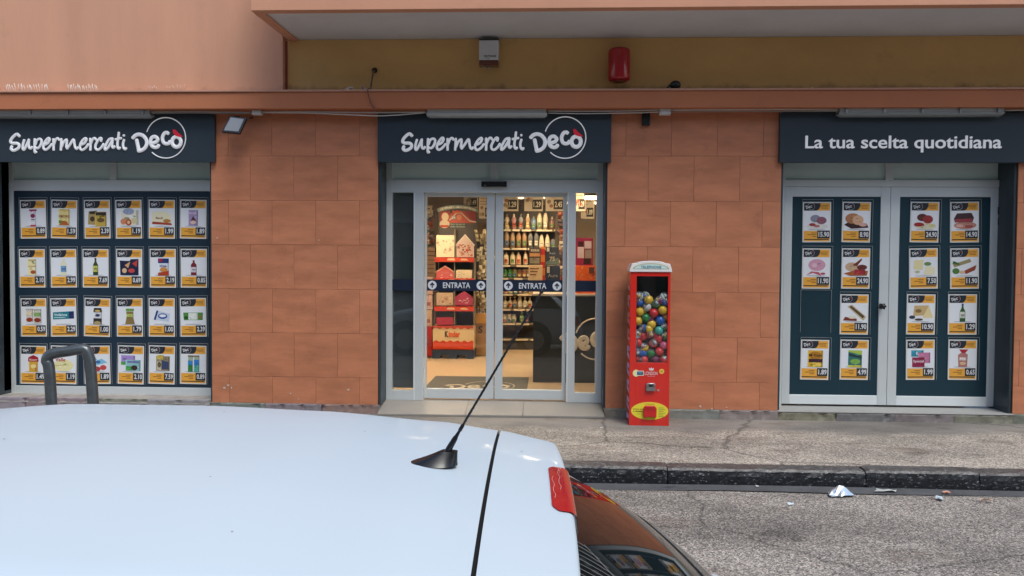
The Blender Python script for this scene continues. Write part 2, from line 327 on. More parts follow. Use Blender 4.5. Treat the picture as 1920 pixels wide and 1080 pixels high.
M_FROST = glassmat('transom_glass', (.5, .6, .58), 1.6, .02, .95, (.60, .74, .72))
M_CLEAR = glassmat('clear_plastic', (.97, .975, .98), 1.25, .08, bump=.22)
M_SHELL = glassmat('capsule_shell', (.9, .92, .94), 1.45, .03, .12, (.7, .72, .75))
M_ROAD = aggregate('worn_asphalt', (.66, .58, .5), (.04, .034, .03), (.27, .245, .22), 118, .8, grain=.7, cracks=True)
M_WALK = aggregate('exposed_aggregate_paving', (.66, .57, .47), (.10, .085, .07), (.38, .335, .285), 100, 1.1, smooth_edge=-.62, grain=.6)
M_TUBE = emis('fluorescent_tube', (1, .84, .62), 30); M_PANEL = emis('light_panel', (1, .77, .5), 19)

# colours
TC = (.455, .174, .088); PINK = (.62, .325, .21); YEL = (.64, .385, .15); LEDG = (.45, .165, .08)
NAVY = (.026, .038, .050); PAN = (.012, .028, .048); PAN2 = (.008, .034, .050); ALU = (.60, .64, .645); JAMB = (.03, .045, .055)
RZ = -.143; FY = .28; TB = .10

# ------------------------------------------------------------------ ground
b = MB(); b.box(-30, 30, -40, -2.2, RZ - .3, RZ); struct(b.build('road', M_ROAD))
b = MB(); b.box(-30, 30, -1.905, 0.02, -.3, 0); struct(b.build('sidewalk', M_WALK))
kerb = bpy.data.objects.new('kerb', None); C.objects.link(kerb); kerb['kind'] = 'structure'; ORG['kerb'] = Vector((0, 0, 0))
kj = [-9.3, -7.75, -6.2, -4.65, -3.1, -1.5, 0.0] + [G(1255, 885, -.02)[0], G(1629, 890, -.02)[0], G(1857, 900, -.02)[0]] + [5.9, 7.4, 8.9]
for i in range(len(kj) - 1):
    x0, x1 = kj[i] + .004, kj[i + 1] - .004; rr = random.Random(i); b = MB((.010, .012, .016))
    nx = 26; ph = rr.random() * 9
    prof = [(-1.9, .001), (-1.97, .003), (-2.035, -.004), (-2.052, -.022), (-2.06, -.06), (-2.062, -.1), (-2.06, -.16)]
    dz = rr.uniform(-.006, .003)
    def fn(u, v, x0=x0, x1=x1, prof=prof, rr=rr, dz=dz):
        j = min(int(v * 6 + .5), 6); y, z = prof[j]; e = 0 if j in (0, 6) else 1
        cut = max(0, 1 - min(u, 1 - u) * 60) * .008
        return (x0 + (x1 - x0) * u, y + e * rr.uniform(-.004, .004) + (cut if j > 2 else 0), z + dz + e * rr.uniform(-.003, .003) - cut)
    b.grid(fn, nx, 6, smooth=False, flip=True)
    for f in range(26 * 6):                    # top rows coloured lighter than the chiselled face
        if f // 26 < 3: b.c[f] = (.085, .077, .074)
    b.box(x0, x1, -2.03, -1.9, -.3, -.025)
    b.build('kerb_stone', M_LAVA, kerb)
gut = MB((.085, .088, .092))
gut.grid(lambda u, v: (-30 + 60 * u, -2.064 - .17 * v + (.012 * math.sin(u * 171) * v), RZ + .006 + .004 * math.sin(u * 97)), 240, 2, smooth=False, flip=True)
go = gut.build('gutter', M_STONE); struct(go)
# ------------------------------------------------------------------ the building
B = thing('supermarket_building', 'terracotta clad supermarket front with orange ledge and balcony above', 'building', (0, .3, 0))
b = MB(PINK)                                     # pink upper wall, proud of the yellow recess
xe = P(530, 120, -.08)[0]; zt = 3.47
b.box(-9, xe, -.08, .5, zt, 7.0); b.build('upper_wall', M_PINK, B)
b = MB(YEL); b.box(xe, 9, .02, .5, zt, 4.075); b.build('recessed_wall', M_YEL, B)
b = MB(LEDG); b.box(-9, 9, -.215, .05, 3.285, 3.462); lg = b.build('ledge', M_PLAST, B, .006)
b = MB((.5, .27, .19)); b.box(-9, 9, -.235, -.02, 3.462, 3.482); b.build('drip_edge', M_PLAST, lg, .004)
# balcony
bx0 = P(470, 20, -1)[0]; bbx = P(543, 72, .02)[0]
b = MB((.60, .30, .19)); b.prism([(bx0, 4.062), (9, 4.062), (9, 5.2), (bx0, 5.2)], -1.0, -.9)
bal = b.build('balcony', M_PLAST, B, .004)
b = MB((.60, .30, .19))
b.add([(bx0, -.9, 4.062), (bx0 + .1, -.9, 4.062), (bbx + .1, .02, 4.062), (bbx, .02, 4.062), (bx0, -.9, 5.2), (bx0 + .1, -.9, 5.2), (bbx + .1, .02, 5.2), (bbx, .02, 5.2)],
      [(0, 3, 2, 1), (4, 5, 6, 7), (0, 1, 5, 4), (1, 2, 6, 5), (2, 3, 7, 6), (3, 0, 4, 7)]); b.build('side_parapet', M_PLAST, bal)
b = MB((.62, .63, .65))
b.add([(bx0 + .1, -.9, 4.078), (9, -.9, 4.078), (9, .03, 4.078), (bbx + .1, .03, 4.078), (bx0 + .1, -.9, 4.2), (9, -.9, 4.2), (9, .03, 4.2), (bbx + .1, .03, 4.2)],
      [(0, 3, 2, 1), (4, 5, 6, 7), (0, 1, 5, 4), (1, 2, 6, 5), (2, 3, 7, 6), (3, 0, 4, 7)]); b.build('soffit', M_PLAST, bal)
b = MB((.62, .33, .22)); b.box(bx0 - .02, 9, -1.02, -.88, 5.2, 5.25); b.build('coping', M_PLAST, bal, .005)
b = MB((.24, .06, .04)); b.box(xe, xe + .02, .0, .02, 3.483, 4.06); b.build('shadow_strip', M_MATTE, B)  # dark strip painted in as the shadow line beside the pink wall
b = MB(PINK); b.box(xe, 9, .05, .5, 4.2, 7.0); b.build('storey_wall', M_PLAST, B)
b = MB(PINK); b.box(-9, 9, .5, .6, 3.3, 7.0); b.build('rear_wall', M_PLAST, B)
# lintel behind signs
b = MB(JAMB); b.box(-9, 9, .0, .4, 2.80, 3.284); b.build('lintel', M_MATTE, B)

# pillars with tiles
PXL0, PXL1 = P(397, 500, 0)[0], P(709, 500, 0)[0]
PXR0, PXR1 = P(1137, 500, 0)[0], P(1462, 500, 0)[0]
PXE0 = P(1907, 400, 0)[0]
TS = .484; ZJ = .394
def pillar(x0, x1, jref, name='pillar_wall'):
    b = MB((.17, .08, .05)); b.box(x0 + .002, x1 - .002, .006, .36, TB, 3.284); pw = b.build(name, M_MATTE, B)
    rows = [(TB, ZJ)] + [(ZJ + k * TS, ZJ + (k + 1) * TS) for k in range(6)]
    for r, (z0, z1) in enumerate(rows):
        z1 = min(z1, 3.283)
        off = jref + (TS / 2 if r in (1, 3, 5) else 0)
        js = [x0] + [off + k * TS for k in range(-40, 40) if x0 + .02 < off + k * TS < x1 - .02] + [x1]
        for a, c in zip(js[:-1], js[1:]):
            rr = random.Random(hash((round(a, 3), r)) % 9999)
            v = rr.uniform(.97, 1.03); b = MB(tuple(t * v for t in TC)); g = .0011
            d = rr.uniform(-.0015, .0015)
            b.box(a + g, c - g, -.006 + d, .008, z0 + g, z1 - g)
            b.build('wall_tile', M_TILE, pw, .0015)
    return pw
pillar(PXL0, PXL1, -3.484 - TS / 2 * 0)
pillar(PXR0, PXR1, .845 + TS * 0)
pillar(PXE0, PXE0 + 1.6, PXE0 + .3)
pillar(-8.6, P(-14, 500, 0)[0] - .0, -8.4)
for (px, py, k_) in ((428, 722, 0), (434, 727, 1), (421, 727, 2), (545, 738, 3), (560, 748, 4), (653, 731, 5), (1313, 762, 6), (1362, 764, 7), (1335, 766, 8), (598, 450, 9), (407, 446, 10)):
    rr = random.Random(k_); x, z = P(px, py, -.008); b = MB((.55, .42, .34)); n_ = 7; w_ = rr.uniform(.01, .024); h_ = rr.uniform(.006, .02)
    b.poly([(x + w_ * rr.uniform(.4, 1) * math.cos(-a), z + h_ * rr.uniform(.4, 1) * math.sin(-a)) for a in [-2 * math.pi * i / n_ for i in range(n_)]], -.0098); b.build('paint_chip', M_MATTE, B)
# plinth stones under the pillars and doors
def plinth(x0, x1, n, y0=-.03, top=TB, col=(.22, .2, .18), nm='plinth'):
    b = MB(col); b.box(x0, x1, .01, .36, -.05, top - .004); pl = b.build(nm, M_STONE, B)
    for i in range(n):
        rr = random.Random(i * 7 + int(x0 * 10)); a = x0 + (x1 - x0) * i / n; c = x0 + (x1 - x0) * (i + 1) / n
        b = MB(tuple(t * rr.uniform(.8, 1.15) for t in col)); nx = 14
        pr = [(.0, top), (y0, top - .002), (y0 - .004, top - .014), (y0, top - .045), (y0 + .006, -.01)]
        ch = [rr.uniform(0, 1) ** 4 * .02 for _ in range(nx + 1)]
        def fn(u, v):
            j = int(v * 4 + .5); y, z = pr[j]; k = ch[int(u * nx + .5)] if j in (2, 3) else 0
            return (a + .002 + (c - a - .004) * u, y + k + rr.uniform(-.001, .001) * (j > 0), z - (.3 * k if j < 3 else 0))
        b.grid(fn, nx, 4, smooth=False, flip=True); b.build('plinth_stone', M_STONE, pl)
    return pl
plinth(PXL0 - .02, PXL1 + .01, 3); plinth(PXR0 - .01, PXR1, 3); plinth(PXR1, PXE0 + .0, 4, top=.085); plinth(PXE0, PXE0 + 1.6, 2)
plinth(-8.6, PXL0 - .02, 7, top=.13, col=(.3, .27, .245))
# entrance threshold slabs
b = MB((.2, .18, .16)); b.box(PXL1, PXR0, .3, .5, -.05, .094); th = b.build('threshold', M_STONE, B)
tx = [PXL1 + .012, G(873, 762, .1)[0], G(980, 765, .1)[0], PXR0 - .012]
for i in range(3):
    b = MB([(.27, .245, .215), (.25, .23, .205), (.235, .22, .2)][i]); xa_, xb_ = tx[i] + .0015, tx[i + 1] - .0015; b.add([(xa_, -.10, .002), (xb_, -.10, .002), (xb_, .46, .002), (xa_, .46, .002), (xa_, -.10, .022 + .0015 * i), (xb_, -.10, .022 + .0015 * i), (xb_, .46, .104), (xa_, .46, .104), (xa_, .27, .103), (xb_, .27, .103)], [(0, 3, 2, 1), (4, 5, 9, 8), (8, 9, 6, 7), (0, 1, 5, 4), (1, 2, 6, 9, 5), (2, 3, 7, 6), (3, 0, 4, 8, 7)])
    b.build('threshold_slab', M_MATTE, th, .003)
# ------------------------------------------------------------------ joinery helpers
def frame(b, x0, x1, z0, z1, y0, y1, l, r, t, bt, col=ALU):       # rectangular frame, pieces butted
    if l: b.box(x0, x0 + l, y0, y1, z0, z1, col)
    if r: b.box(x1 - r, x1, y0, y1, z0, z1, col)
    if t: b.box(x0 + l, x1 - r, y0, y1, z1 - t, z1, col)
    if bt: b.box(x0 + l, x1 - r, y0, y1, z0, z0 + bt, col)
SZ = 2.74   # underside of the sign boards
def jamb(x0, x1, z0=TB):
    b = MB(JAMB); b.box(min(x0, x1), max(x0, x1), .012, .34, z0, 2.9); return b.build('jamb_lining', M_SIGN, B, .003)
# ---- left shop window
lx0, lx1, _, _ = RC(14, 360, 395, 740, FY)
jl = P(-14, 500, 0)[0]
jamb(jl - .02, jl + .0); jamb(PXL0 - .022, PXL0 - .0025)
b = MB(JAMB); b.box(jl, lx0 - .002, FY - .12, FY + .1, .16, 2.9); b.build('jamb_lining', M_SIGN, B, .004)
zA = RC(0, 340, 390, 358, FY); zB = RC(0, 725, 390, 745, FY)
sw = MB(ALU); WL = RC(14, 300, 24, 745, FY)
fx0 = P(13, 500, FY)[0]; fx1 = PXL0 - .024
z_tr1, z_tr0 = P(200, 337, FY)[1], P(200, 358, FY)[1]; z_b1, z_b0 = P(200, 725, FY)[1], P(200, 747, FY)[1]
frame(sw, fx0, fx1, z_b0, 2.95, FY, FY + .07, P(26, 500, FY)[0] - fx0, .012, 0, z_b1 - z_b0)
gx0 = P(26, 500, FY)[0]; gx1 = fx1 - .012
sw.box(gx0, gx1, FY, FY + .07, z_tr0, z_tr1)
mx0, mx1 = P(205, 320, FY)[0], P(218, 320, FY)[0]; sw.box(mx0, mx1, FY + .001, FY + .068, z_tr1, 2.95)
sw = sw.build('shop_window', M_ALU, B, .003)
for a, c in ((gx0, mx0), (mx1, gx1)):
    b = MB(); b.box(a, c, FY + .03, FY + .036, z_tr1, 2.95); b.build('transom_pane', M_FROST, sw)
b = MB(PAN); b.box(gx0, gx1, FY + .016, FY + .03, z_b1, z_tr0); b.build('poster_panel', M_SIGN, sw)
b = MB((.36, .33, .30)); b.box(jl, PXL0 - .022, -.03, FY + .2, .09, z_b0 - .003); b.build('window_sill', M_STONE, sw, .004)
# ---- right double door
jr = PXE0
jamb(PXR1 + .0025, PXR1 + .024, .09); 
b = MB(JAMB); b.box(jr - .03, jr - .0025, .012, .40, .09, 2.9); b.build('jamb_lining', M_SIGN, B, .003)
b = MB(JAMB); b.box(P(1884, 500, FY)[0], jr - .031, FY - .16, FY + .1, .09, 2.9); b.build('jamb_lining', M_SIGN, B, .004)
rx0 = P(1466, 500, FY)[0]; rx1 = P(1883, 500, FY)[0]
b = MB(ALU)
zt1, zt0 = P(1660, 337, FY)[1], P(1660, 350, FY)[1]; zdb = P(1660, 763, FY)[1]
zsl = P(1660, 760, FY)[1]
b.box(PXR1 + .026, rx0 + .02, FY, FY + .07, .09, 2.95); b.box(P(1874, 500, FY)[0], rx1 - .002, FY, FY + .07, .09, 2.95)
ra, rb = rx0 + .02, P(1874, 500, FY)[0]
b.box(ra, rb, FY, FY + .07, zt0, zt1); rm0, rm1 = P(1661, 320, FY)[0], P(1676, 320, FY)[0]; b.box(rm0, rm1, FY + .001, FY + .068, zt1, 2.95)
df = b.build('door_frame', M_ALU, B, .003)
for a, c in ((ra, rm0), (rm1, rb)):
    b = MB(); b.box(a, c, FY + .03, FY + .036, zt1, 2.95); b.build('transom_pane', M_FROST, df)
b = MB((.34, .335, .32)); b.box(PXR1, jr, -.035, FY + .2, .088, .1); b.build('door_sill', M_MATTE, df, .003)
midx = P(1668, 500, FY)[0]
for k, (L0, L1, q0, q1) in enumerate(((ra + .003, midx - .002, 1483, 1648), (midx + .002, rb - .003, 1684, 1854))):
    y0, y1 = FY + .008, FY + .06
    a, c = P(q0, 560, y0)[0], P(q1, 560, y0)[0]; zt_, zb_ = P(1660, 369, y0)[1], P(1660, 742, y0)[1]
    b = MB(ALU); b.box(L0, a, y0, y1, zsl, zt0 - .003); b.box(c, L1, y0, y1, zsl, zt0 - .003)
    b.box(a, c, y0 + .001, y1, zt_, zt0 - .003); b.box(a, c, y0 + .001, y1, zsl, zb_, tuple(t * 1.25 for t in ALU))
    lf = b.build('door_leaf', M_ALU, B, .004)
    b = MB(PAN2); b.box(a, c, y0 + .012, y0 + .03, zb_, zt_); b.build('poster_panel', M_SIGN, lf)
    if k == 0:
        x, z = P(1652, 574, y0); b = MB((.012, .012, .013))
        b.lathe([(.0, -.075), (.02, -.074), (.026, -.06), (.026, -.045), (.012, -.04), (.012, -.008), (.03, -.006), (.03, 0)], (x, y0 - .001, z), 14, ax='y')
        for q in range(5): b.sphere((x + .024 * math.cos(q * 1.257), y0 - .06, z + .024 * math.sin(q * 1.257)), .011, n=8, m=5)
        b.tube([(x, y0 - .03, z), (x - .05, y0 - .03, z)], .006)
        b.build('knob', M_DARK, lf)
    else:
        for py in (395, 415, 553, 560, 738):
            x, z = P(1872, py, FY); b = MB((.012, .012, .014)); b.lathe([(.007, -.04), (.008, -.038), (.008, .038), (.007, .04)], (x, FY - .004, z), 10)
            b.build('hinge', M_DARK, lf)
# ---- entrance
ex0 = PXL1 + .03; ex1 = P(1132, 500, FY)[0]
jamb(PXL1 + .0025, PXL1 + .028); jamb(PXR0 - .024, PXR0 - .0025)
b = MB(ALU)
e_t1, e_t0 = P(930, 337, FY)[1], P(930, 361, FY)[1]; e_b0 = .1045
gl0, gl1 = P(735, 500, FY)[0], P(775, 500, FY)[0]; gr0, gr1 = P(1079, 500, FY)[0], P(1118, 500, FY)[0]
lo0, lo1 = P(794, 500, FY)[0], P(1063, 500, FY)[0]
e_gb = P(755, 732, FY)[1]
b.box(ex0, gl0, FY, FY + .09, e_b0, 2.95); b.box(gr1, ex1, FY, FY + .09, e_b0, 2.95)
b.box(gl0, gr1, FY, FY + .09, e_t0, e_t1)
b.box(gl1, lo0, FY, FY + .06, e_b0, e_t0); b.box(lo1, gr0, FY, FY + .06, e_b0, e_t0)
b.box(gl0, gl1, FY + .001, FY + .06, e_b0, e_gb); b.box(gr0, gr1, FY + .001, FY + .06, e_b0, e_gb)
em0, em1 = P(919, 320, FY)[0], P(933, 320, FY)[0]; b.box(em0, em1, FY - .001, FY + .07, e_t1, 2.95)
b.box(gl1 + .004, gl1 + .016, FY - .004, FY, e_b0, e_t0 - .002, tuple(t * 1.3 for t in ALU)); b.box(lo1 + .004, lo1 + .016, FY - .004, FY, e_b0, e_t0 - .002, tuple(t * 1.3 for t in ALU))
ef = b.build('entrance_frame', M_ALU, B, .003)
for a, c in ((gl0, em0), (em1, gr1)):
    bb = MB(); bb.box(a, c, FY + .03, FY + .036, e_t1, 2.95); bb.build('transom_pane', M_FROST, ef)
for a, c in ((gl0, gl1), (gr0, gr1)):
    bb = MB(); bb.box(a, c, FY + .03, FY + .036, e_gb, e_t0); bb.build('side_pane', M_GLASS, ef)
    z1, z0 = P(930, 525, FY)[1], P(930, 546, FY)[1]; bb = MB((.008, .018, .045)); bb.rect(a, c, z0, z1, FY + .027); bb.build('safety_band', M_PRINT, ef)
# dark notice board filling the left side pane
bb = MB((.035, .045, .052)); bb.box(gl0 - .01, gl1 + .01, FY + .07, FY + .09, P(755, 727, FY + .07)[1], e_t0 - .002); bb.build('blackout_sheet', M_MATTE, ef)
x0, x1, z0, z1 = RC(902, 340, 950, 350, FY - .06)
b = MB((.01, .01, .011)); b.box(x0, x1, FY - .06, FY - .001, z0, z1); sn = b.build('motion_sensor', M_DARK, ef, .006)
b = MB((.5, .5, .5)); b.sphere(((x0 * .85 + x1 * .15), FY - .06, z0 + .016), .004, n=8, m=5); b.build('sensor_lens', M_GLOSS, ef)
for (q0, q1, g0, g1) in ((796, 926.6, 800, 912), (928.4, 1062, 943, 1055)):
    y0 = FY + .062; a, c = P(q0, 500, y0)[0], P(q1, 500, y0)[0]; ga, gc = P(g0, 500, y0)[0], P(g1, 500, y0)[0]
    zt_, zb_, zg1, zg0 = e_t0 + .01, .118, P(930, 369, y0)[1], P(930, 730, y0)[1]
    b = MB(ALU); b.box(a, ga, y0, y0 + .04, zb_, zt_); b.box(gc, c, y0, y0 + .04, zb_, zt_); b.box(ga, gc, y0 + .001, y0 + .04, zg1, zt_); b.box(ga, gc, y0 + .001, y0 + .04, zb_, zg0)
    sdr = b.build('sliding_door', M_ALU, B, .003)
    b = MB(); b.box(ga, gc, y0 + .018, y0 + .024, zg0, zg1); b.build('glass_pane', M_GLASS, sdr)
    z1, z0 = P(930, 525, y0)[1], P(930, 546, y0)[1]; b = MB((.008, .018, .045)); b.rect(ga, gc, z0, z1, y0 + .016); b.build('safety_band', M_PRINT, sdr)
    zc = (z0 + z1) / 2; W = (.72, .74, .76); b = MB(W); b.text('ENTRATA', (ga + gc) / 2, zc, .064, y0 + .0145, w=.31, bold=.018); b.build('lettering', M_PRINT, sdr)
    for s_ in (ga + .062, gc - .062):
        b = MB(W); b.ell(s_, zc, .05, .05, y0 + .0148, W, 24); n_ = (.008, .018, .045)
        b.rect(s_ - .007, s_ + .007, zc - .03, zc + .02, y0 + .0138, n_); b.poly([(s_ - .028, zc + .002), (s_ - .018, zc - .008), (s_, zc + .012), (s_ + .018, zc - .008), (s_ + .028, zc + .002), (s_, zc + .034)], y0 + .0134, n_)
        b.build('arrow', M_PRINT, sdr)
# ------------------------------------------------------------------ fascia signs
SUP = [[(385,230),(335,190),(270,225),(195,310),(180,370),(230,400),(320,400),(375,430),(370,500),(310,545),(240,565),(190,530),(205,480)]], \
      [[(500,330),(470,430),(465,530),(500,545),(555,440),(610,320)],[(610,320),(605,430),(620,510),(655,520),(680,490)]], \
      [[(750,310),(745,450),(745,600),(775,600)],[(765,420),(800,330),(870,300),(910,340),(890,430),(830,510),(762,500)]], \
      [[(985,430),(1060,390),(1100,310),(1070,280),(1010,340),(955,440),(955,520),(1000,550),(1070,510),(1140,425)]], \
      [[(1190,310),(1190,430),(1190,550)],[(1200,420),(1240,320),(1290,285),(1320,320)]], \
      [[(1375,305),(1370,430),(1360,550)],[(1380,480),(1430,370),(1500,315),(1500,400),(1490,480),(1510,520)],[(1510,520),(1570,440),(1660,310),(1680,400),(1700,500),(1735,530),(1760,500)]]
CATI = [[(410,430),(485,390),(525,310),(495,285),(430,340),(375,440),(375,520),(420,555),(500,510),(565,425)]], \
       [[(615,300),(620,430),(615,550)],[(625,410),(670,310),(720,280),(750,315)]], \
       [[(870,345),(880,290),(840,285),(780,360),(735,460),(745,530),(800,550),(870,500),(925,420)]], \
       [[(1135,290),(1060,310),(990,420),(955,510),(970,550),(1030,500),(1100,390),(1140,300)],[(1140,300),(1130,420),(1130,480),(1155,505),(1185,475)]], \
       [[(1290,160),(1275,280),(1255,400),(1260,500),(1290,525),(1310,505)],[(1215,310),(1340,285)]], \
       [[(1410,325),(1385,420),(1400,510),(1435,540),(1455,515)],[(1406,222),(1410,222)]]
DEC = [[(175,540),(230,490),(310,470),(400,500),(470,590),(475,690),(430,770),(360,815),(300,830)],[(300,825),(280,720),(255,600)]], \
      [[(600,665),(690,630),(725,580),(690,530),(640,518),(582,550),(562,640),(590,720),(660,755),(720,740),(738,712)]], \
      [[(952,445),(925,430),(870,450),(830,540),(850,640),(910,675),(975,660),(992,628)]]
RED = (.46, .015, .03)
YS = -.066
def zoomed(l, s_, ox, oy): return [P(ox + a / s_, oy + c / s_, YS) for a, c in l]
letters = []                                    # (name, list of (points, radius))
for L_, ox in ((SUP, 740), (CATI, 860)):
    for st in L_:
        letters.append([(zoomed(p, 12, ox, 235), (.0172 if L_ is SUP and st is SUP[0] else .0137)) for p in st])
for st in DEC: letters.append([(zoomed(p, 11.37, 980, 210), .0208 if st is DEC[0] else .0198) for p in st])
lo_c = P(980 + 1140 / 11.37, 210 + 632 / 11.37, YS)
OR = [(lo_c[0] + .0488 * math.cos(t * math.pi / 12), lo_c[1] + .0555 * math.sin(t * math.pi / 12)) for t in range(25)]
rc_ = P(980 + 905 / 11.37, 210 + 545 / 11.37, YS); RR = 436 / 11.37 / 174.0
ARC = [(rc_[0] + RR * math.cos(a), rc_[1] + RR * math.sin(a)) for a in [RAD(162 - 296 * k / 40) for k in range(41)]]
ACC = [P(980 + a / 11.37, 210 + c / 11.37, YS) for a, c in ((1075, 375), (1100, 362), (1130, 375), (1180, 430), (1240, 480), (1285, 515), (1260, 527), (1200, 522), (1130, 500), (1085, 450))]
DX0 = P(992, 267, YS)                            # reference point of the round logo
LETC = (.62, .63, .66)
def deco_parts(mb_only=False, dx=0, dz=0, sc=1, y=YS, ref=DX0, n=8, k=4, depth=.012, kr=1.0, col=LETC, asrows=False, xf=None):
    """strokes of the round logo as MB objects: list of (name, MB)"""
    T = (lambda p: (ref[0] + dx + (p[0] - ref[0]) * sc, ref[1] + dz + (p[1] - ref[1]) * sc)) if xf is None else xf
    out = []
    for st in letters[-3:]:
        b = MB(col)
        for p, r in st: b.stroke([T(q) for q in p], r * sc * kr, y, yr=depth, n=n, k=k)
        out.append(('letter', b))
    b = MB(col); b.tube([(T(q)[0], y + .001, T(q)[1]) for q in OR], .0215 * sc * kr, None, n, depth); out.append(('letter', b))
    b = MB(RED); b.prism([T(q) for q in ACC], y - depth * 1.15, y + depth * .2); out.append(('accent', b))
    b = MB(col); b.tube([(T(q)[0], y, T(q)[1]) for q in ARC], .0062 * sc * kr, None, max(n - 2, 4), depth * .6); out.append(('ring', b))
    return out
def signboard(px0, px1, label):
    x0, x1 = P(px0, 280, -.06)[0], P(px1, 280, -.06)[0]
    t = thing('shop_sign', label, 'sign', ((x0 + x1) / 2, 0, SZ))
    b = MB(NAVY); b.box(x0, x1, -.06, -.008, SZ, 3.262); b.build('board', M_SIGN, t, .003); return t
for px0, px1, dx, lab in ((-60, 402, P(17, 262, YS)[0] - P(752, 265, YS)[0], 'dark navy sign reading Supermercati with round logo, above the poster-filled left window'), (708, 1146, 0, 'dark navy sign reading Supermercati with round logo, above the sliding doors')):
    t = signboard(px0, px1, lab)
    for st in letters[:-3]:
        b = MB(LETC)
        for p, r in st: b.stroke([(q[0] + dx, q[1]) for q in p], r, YS, yr=.012, n=8, k=4)
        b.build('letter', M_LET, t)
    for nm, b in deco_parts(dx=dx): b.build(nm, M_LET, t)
t = signboard(1462, 2000, 'dark navy sign reading La tua scelta quotidiana, above the double door')
txt = 'La tua scelta quotidiana'; fullw = glyphs(txt, .010)[3] - glyphs(txt, .010)[2]
X0, X1 = P(1510, 266, YS)[0], P(1878, 266, YS)[0]; ref = glyphs('L', .010)[4:6]; zb, ztp = P(1520, 278, YS)[1], P(1520, 254.5, YS)[1]
kx = (X1 - X0) / fullw; kz = (ztp - zb) / (ref[1] - ref[0]); base = glyphs(txt, .010)[2]
for i, ch in enumerate(txt):
    if ch == ' ': continue
    g = glyphs(ch, .010); right = glyphs(txt[:i + 1], .010)[3]
    left = X0 + (right - (g[3] - g[2]) - base) * kx
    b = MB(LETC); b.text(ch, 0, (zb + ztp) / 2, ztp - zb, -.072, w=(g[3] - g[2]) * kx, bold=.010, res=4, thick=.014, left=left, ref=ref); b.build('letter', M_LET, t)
# ------------------------------------------------------------------ fixtures under the ledge
def batten(px0, px1, style, label):
    x0, x1 = P(px0, 212, -.13)[0], P(px1, 212, -.13)[0]; zc = 3.275
    zc = P(960, 213, -.13)[1]; t = thing('tube_light', label, 'light fitting', ((x0 + x1) / 2, -.1, zc))
    b = MB((.38, .38, .37)); b.box(x0 + .01, x1 - .01, -.165, -.03, zc + .002, zc + .045); b.build('housing', M_MATTE, t, .006)
    b = MB((.34, .37, .37) if style else (.2, .225, .23)); n = 10
    pr = [(-.175 + .07 - .07 * math.cos(math.pi * i / n), zc - .043 * math.sin(math.pi * i / n)) for i in range(n + 1)]
    vs = [(x, y, z) for (xx, sh) in ((x0, .018), (x0 + .03, 0), (x1 - .03, 0), (x1, .018)) for x in (xx,) for (y, z) in [(p, q + (sh if q < zc - .01 else 0)) for p, q in pr]]
    m_ = n + 1; b.add(vs, [(j * m_ + i, j * m_ + i + 1, (j + 1) * m_ + i + 1, (j + 1) * m_ + i) for j in range(3) for i in range(n)], None, True)
    b.add([vs[i] for i in range(m_)], [tuple(range(m_))]); b.add([vs[3 * m_ + i] for i in range(m_)], [tuple(range(m_))[::-1]])
    b.build('diffuser', M_GLOSS, t)
    if not style:
        for k in range(5):
            x = x0 + .07 + (x1 - x0 - .14) * k / 4; b = MB((.3, .3, .29)); b.box(x - .012, x + .012, -.185, -.165, zc - .012, zc + .038); b.build('clip', M_METAL, t, .003)
    for k in (.2, .8):
        x = x0 + (x1 - x0) * k; b = MB((.05, .05, .05)); b.box(x - .02, x + .02, -.14, -.06, zc + .0455, 3.284); b.build('bracket', M_DARK, t)
batten(-20, 284, 0, 'long grey tube light with metal clips above the left shop sign')
batten(800, 1026, 1, 'plain pale tube light with rounded ends above the entrance sign')
batten(1571, 1881, 0, 'long grey tube light with metal clips above the right hand sign')
# cable ducts
def cable(name, pts, r, col, label, cat='cable', Y=-.14, m=M_MATTE):
    q = [(*P(a, c, Y), 0) for a, c in pts]; q = [(a[0], Y, a[1]) for a in q]
    q = cr(q, 4); c0 = q[0]; b = MB(col); b.tube(q, r, n=6); o = b.build(name, m, None, loc=c0); tag(o, label, cat); return o
GC = (.42, .40, .38)
cable('cable_duct', [(284, 210), (350, 209.5), (415, 210), (470, 211)], .008, GC, 'thin grey conduit running from left tube light past the floodlight')
cable('cable', [(286, 213), (360, 212), (440, 213), (470, 212)], .005, (.25, .23, .22), 'thin loose wire hanging just under the conduit near the floodlight')
cable('cable_duct', [(490, 210), (580, 209.5), (700, 211), (798, 210)], .009, GC, 'grey conduit between left junction box and entrance tube light')
cable('cable', [(492, 211), (580, 212), (650, 215), (720, 217), (800, 211)], .0065, (.5, .48, .45), 'pale cable sagging below the conduit left of the entrance light')
cable('cable_duct', [(1028, 208), (1100, 208.5), (1180, 207.5), (1238, 206)], .009, GC, 'grey conduit between entrance tube light and right junction box')
cable('cable', [(1028, 212), (1090, 213), (1170, 212), (1238, 210)], .006, (.5, .48, .45), 'pale cable under the conduit right of the entrance light')
cable('cable_duct', [(1258, 206), (1360, 205.5), (1460, 205), (1570, 206)], .009, (.5, .48, .45), 'grey conduit between right junction box and right tube light')
cable('cable', [(1258, 210), (1350, 209), (1470, 209), (1572, 209)], .005, (.3, .28, .26), 'thin dark wire below the conduit over the right pillar')
cable('cable_duct', [(1881, 207), (1940, 206), (2000, 205)], .008, GC, 'short conduit leaving the right tube light at the picture edge')
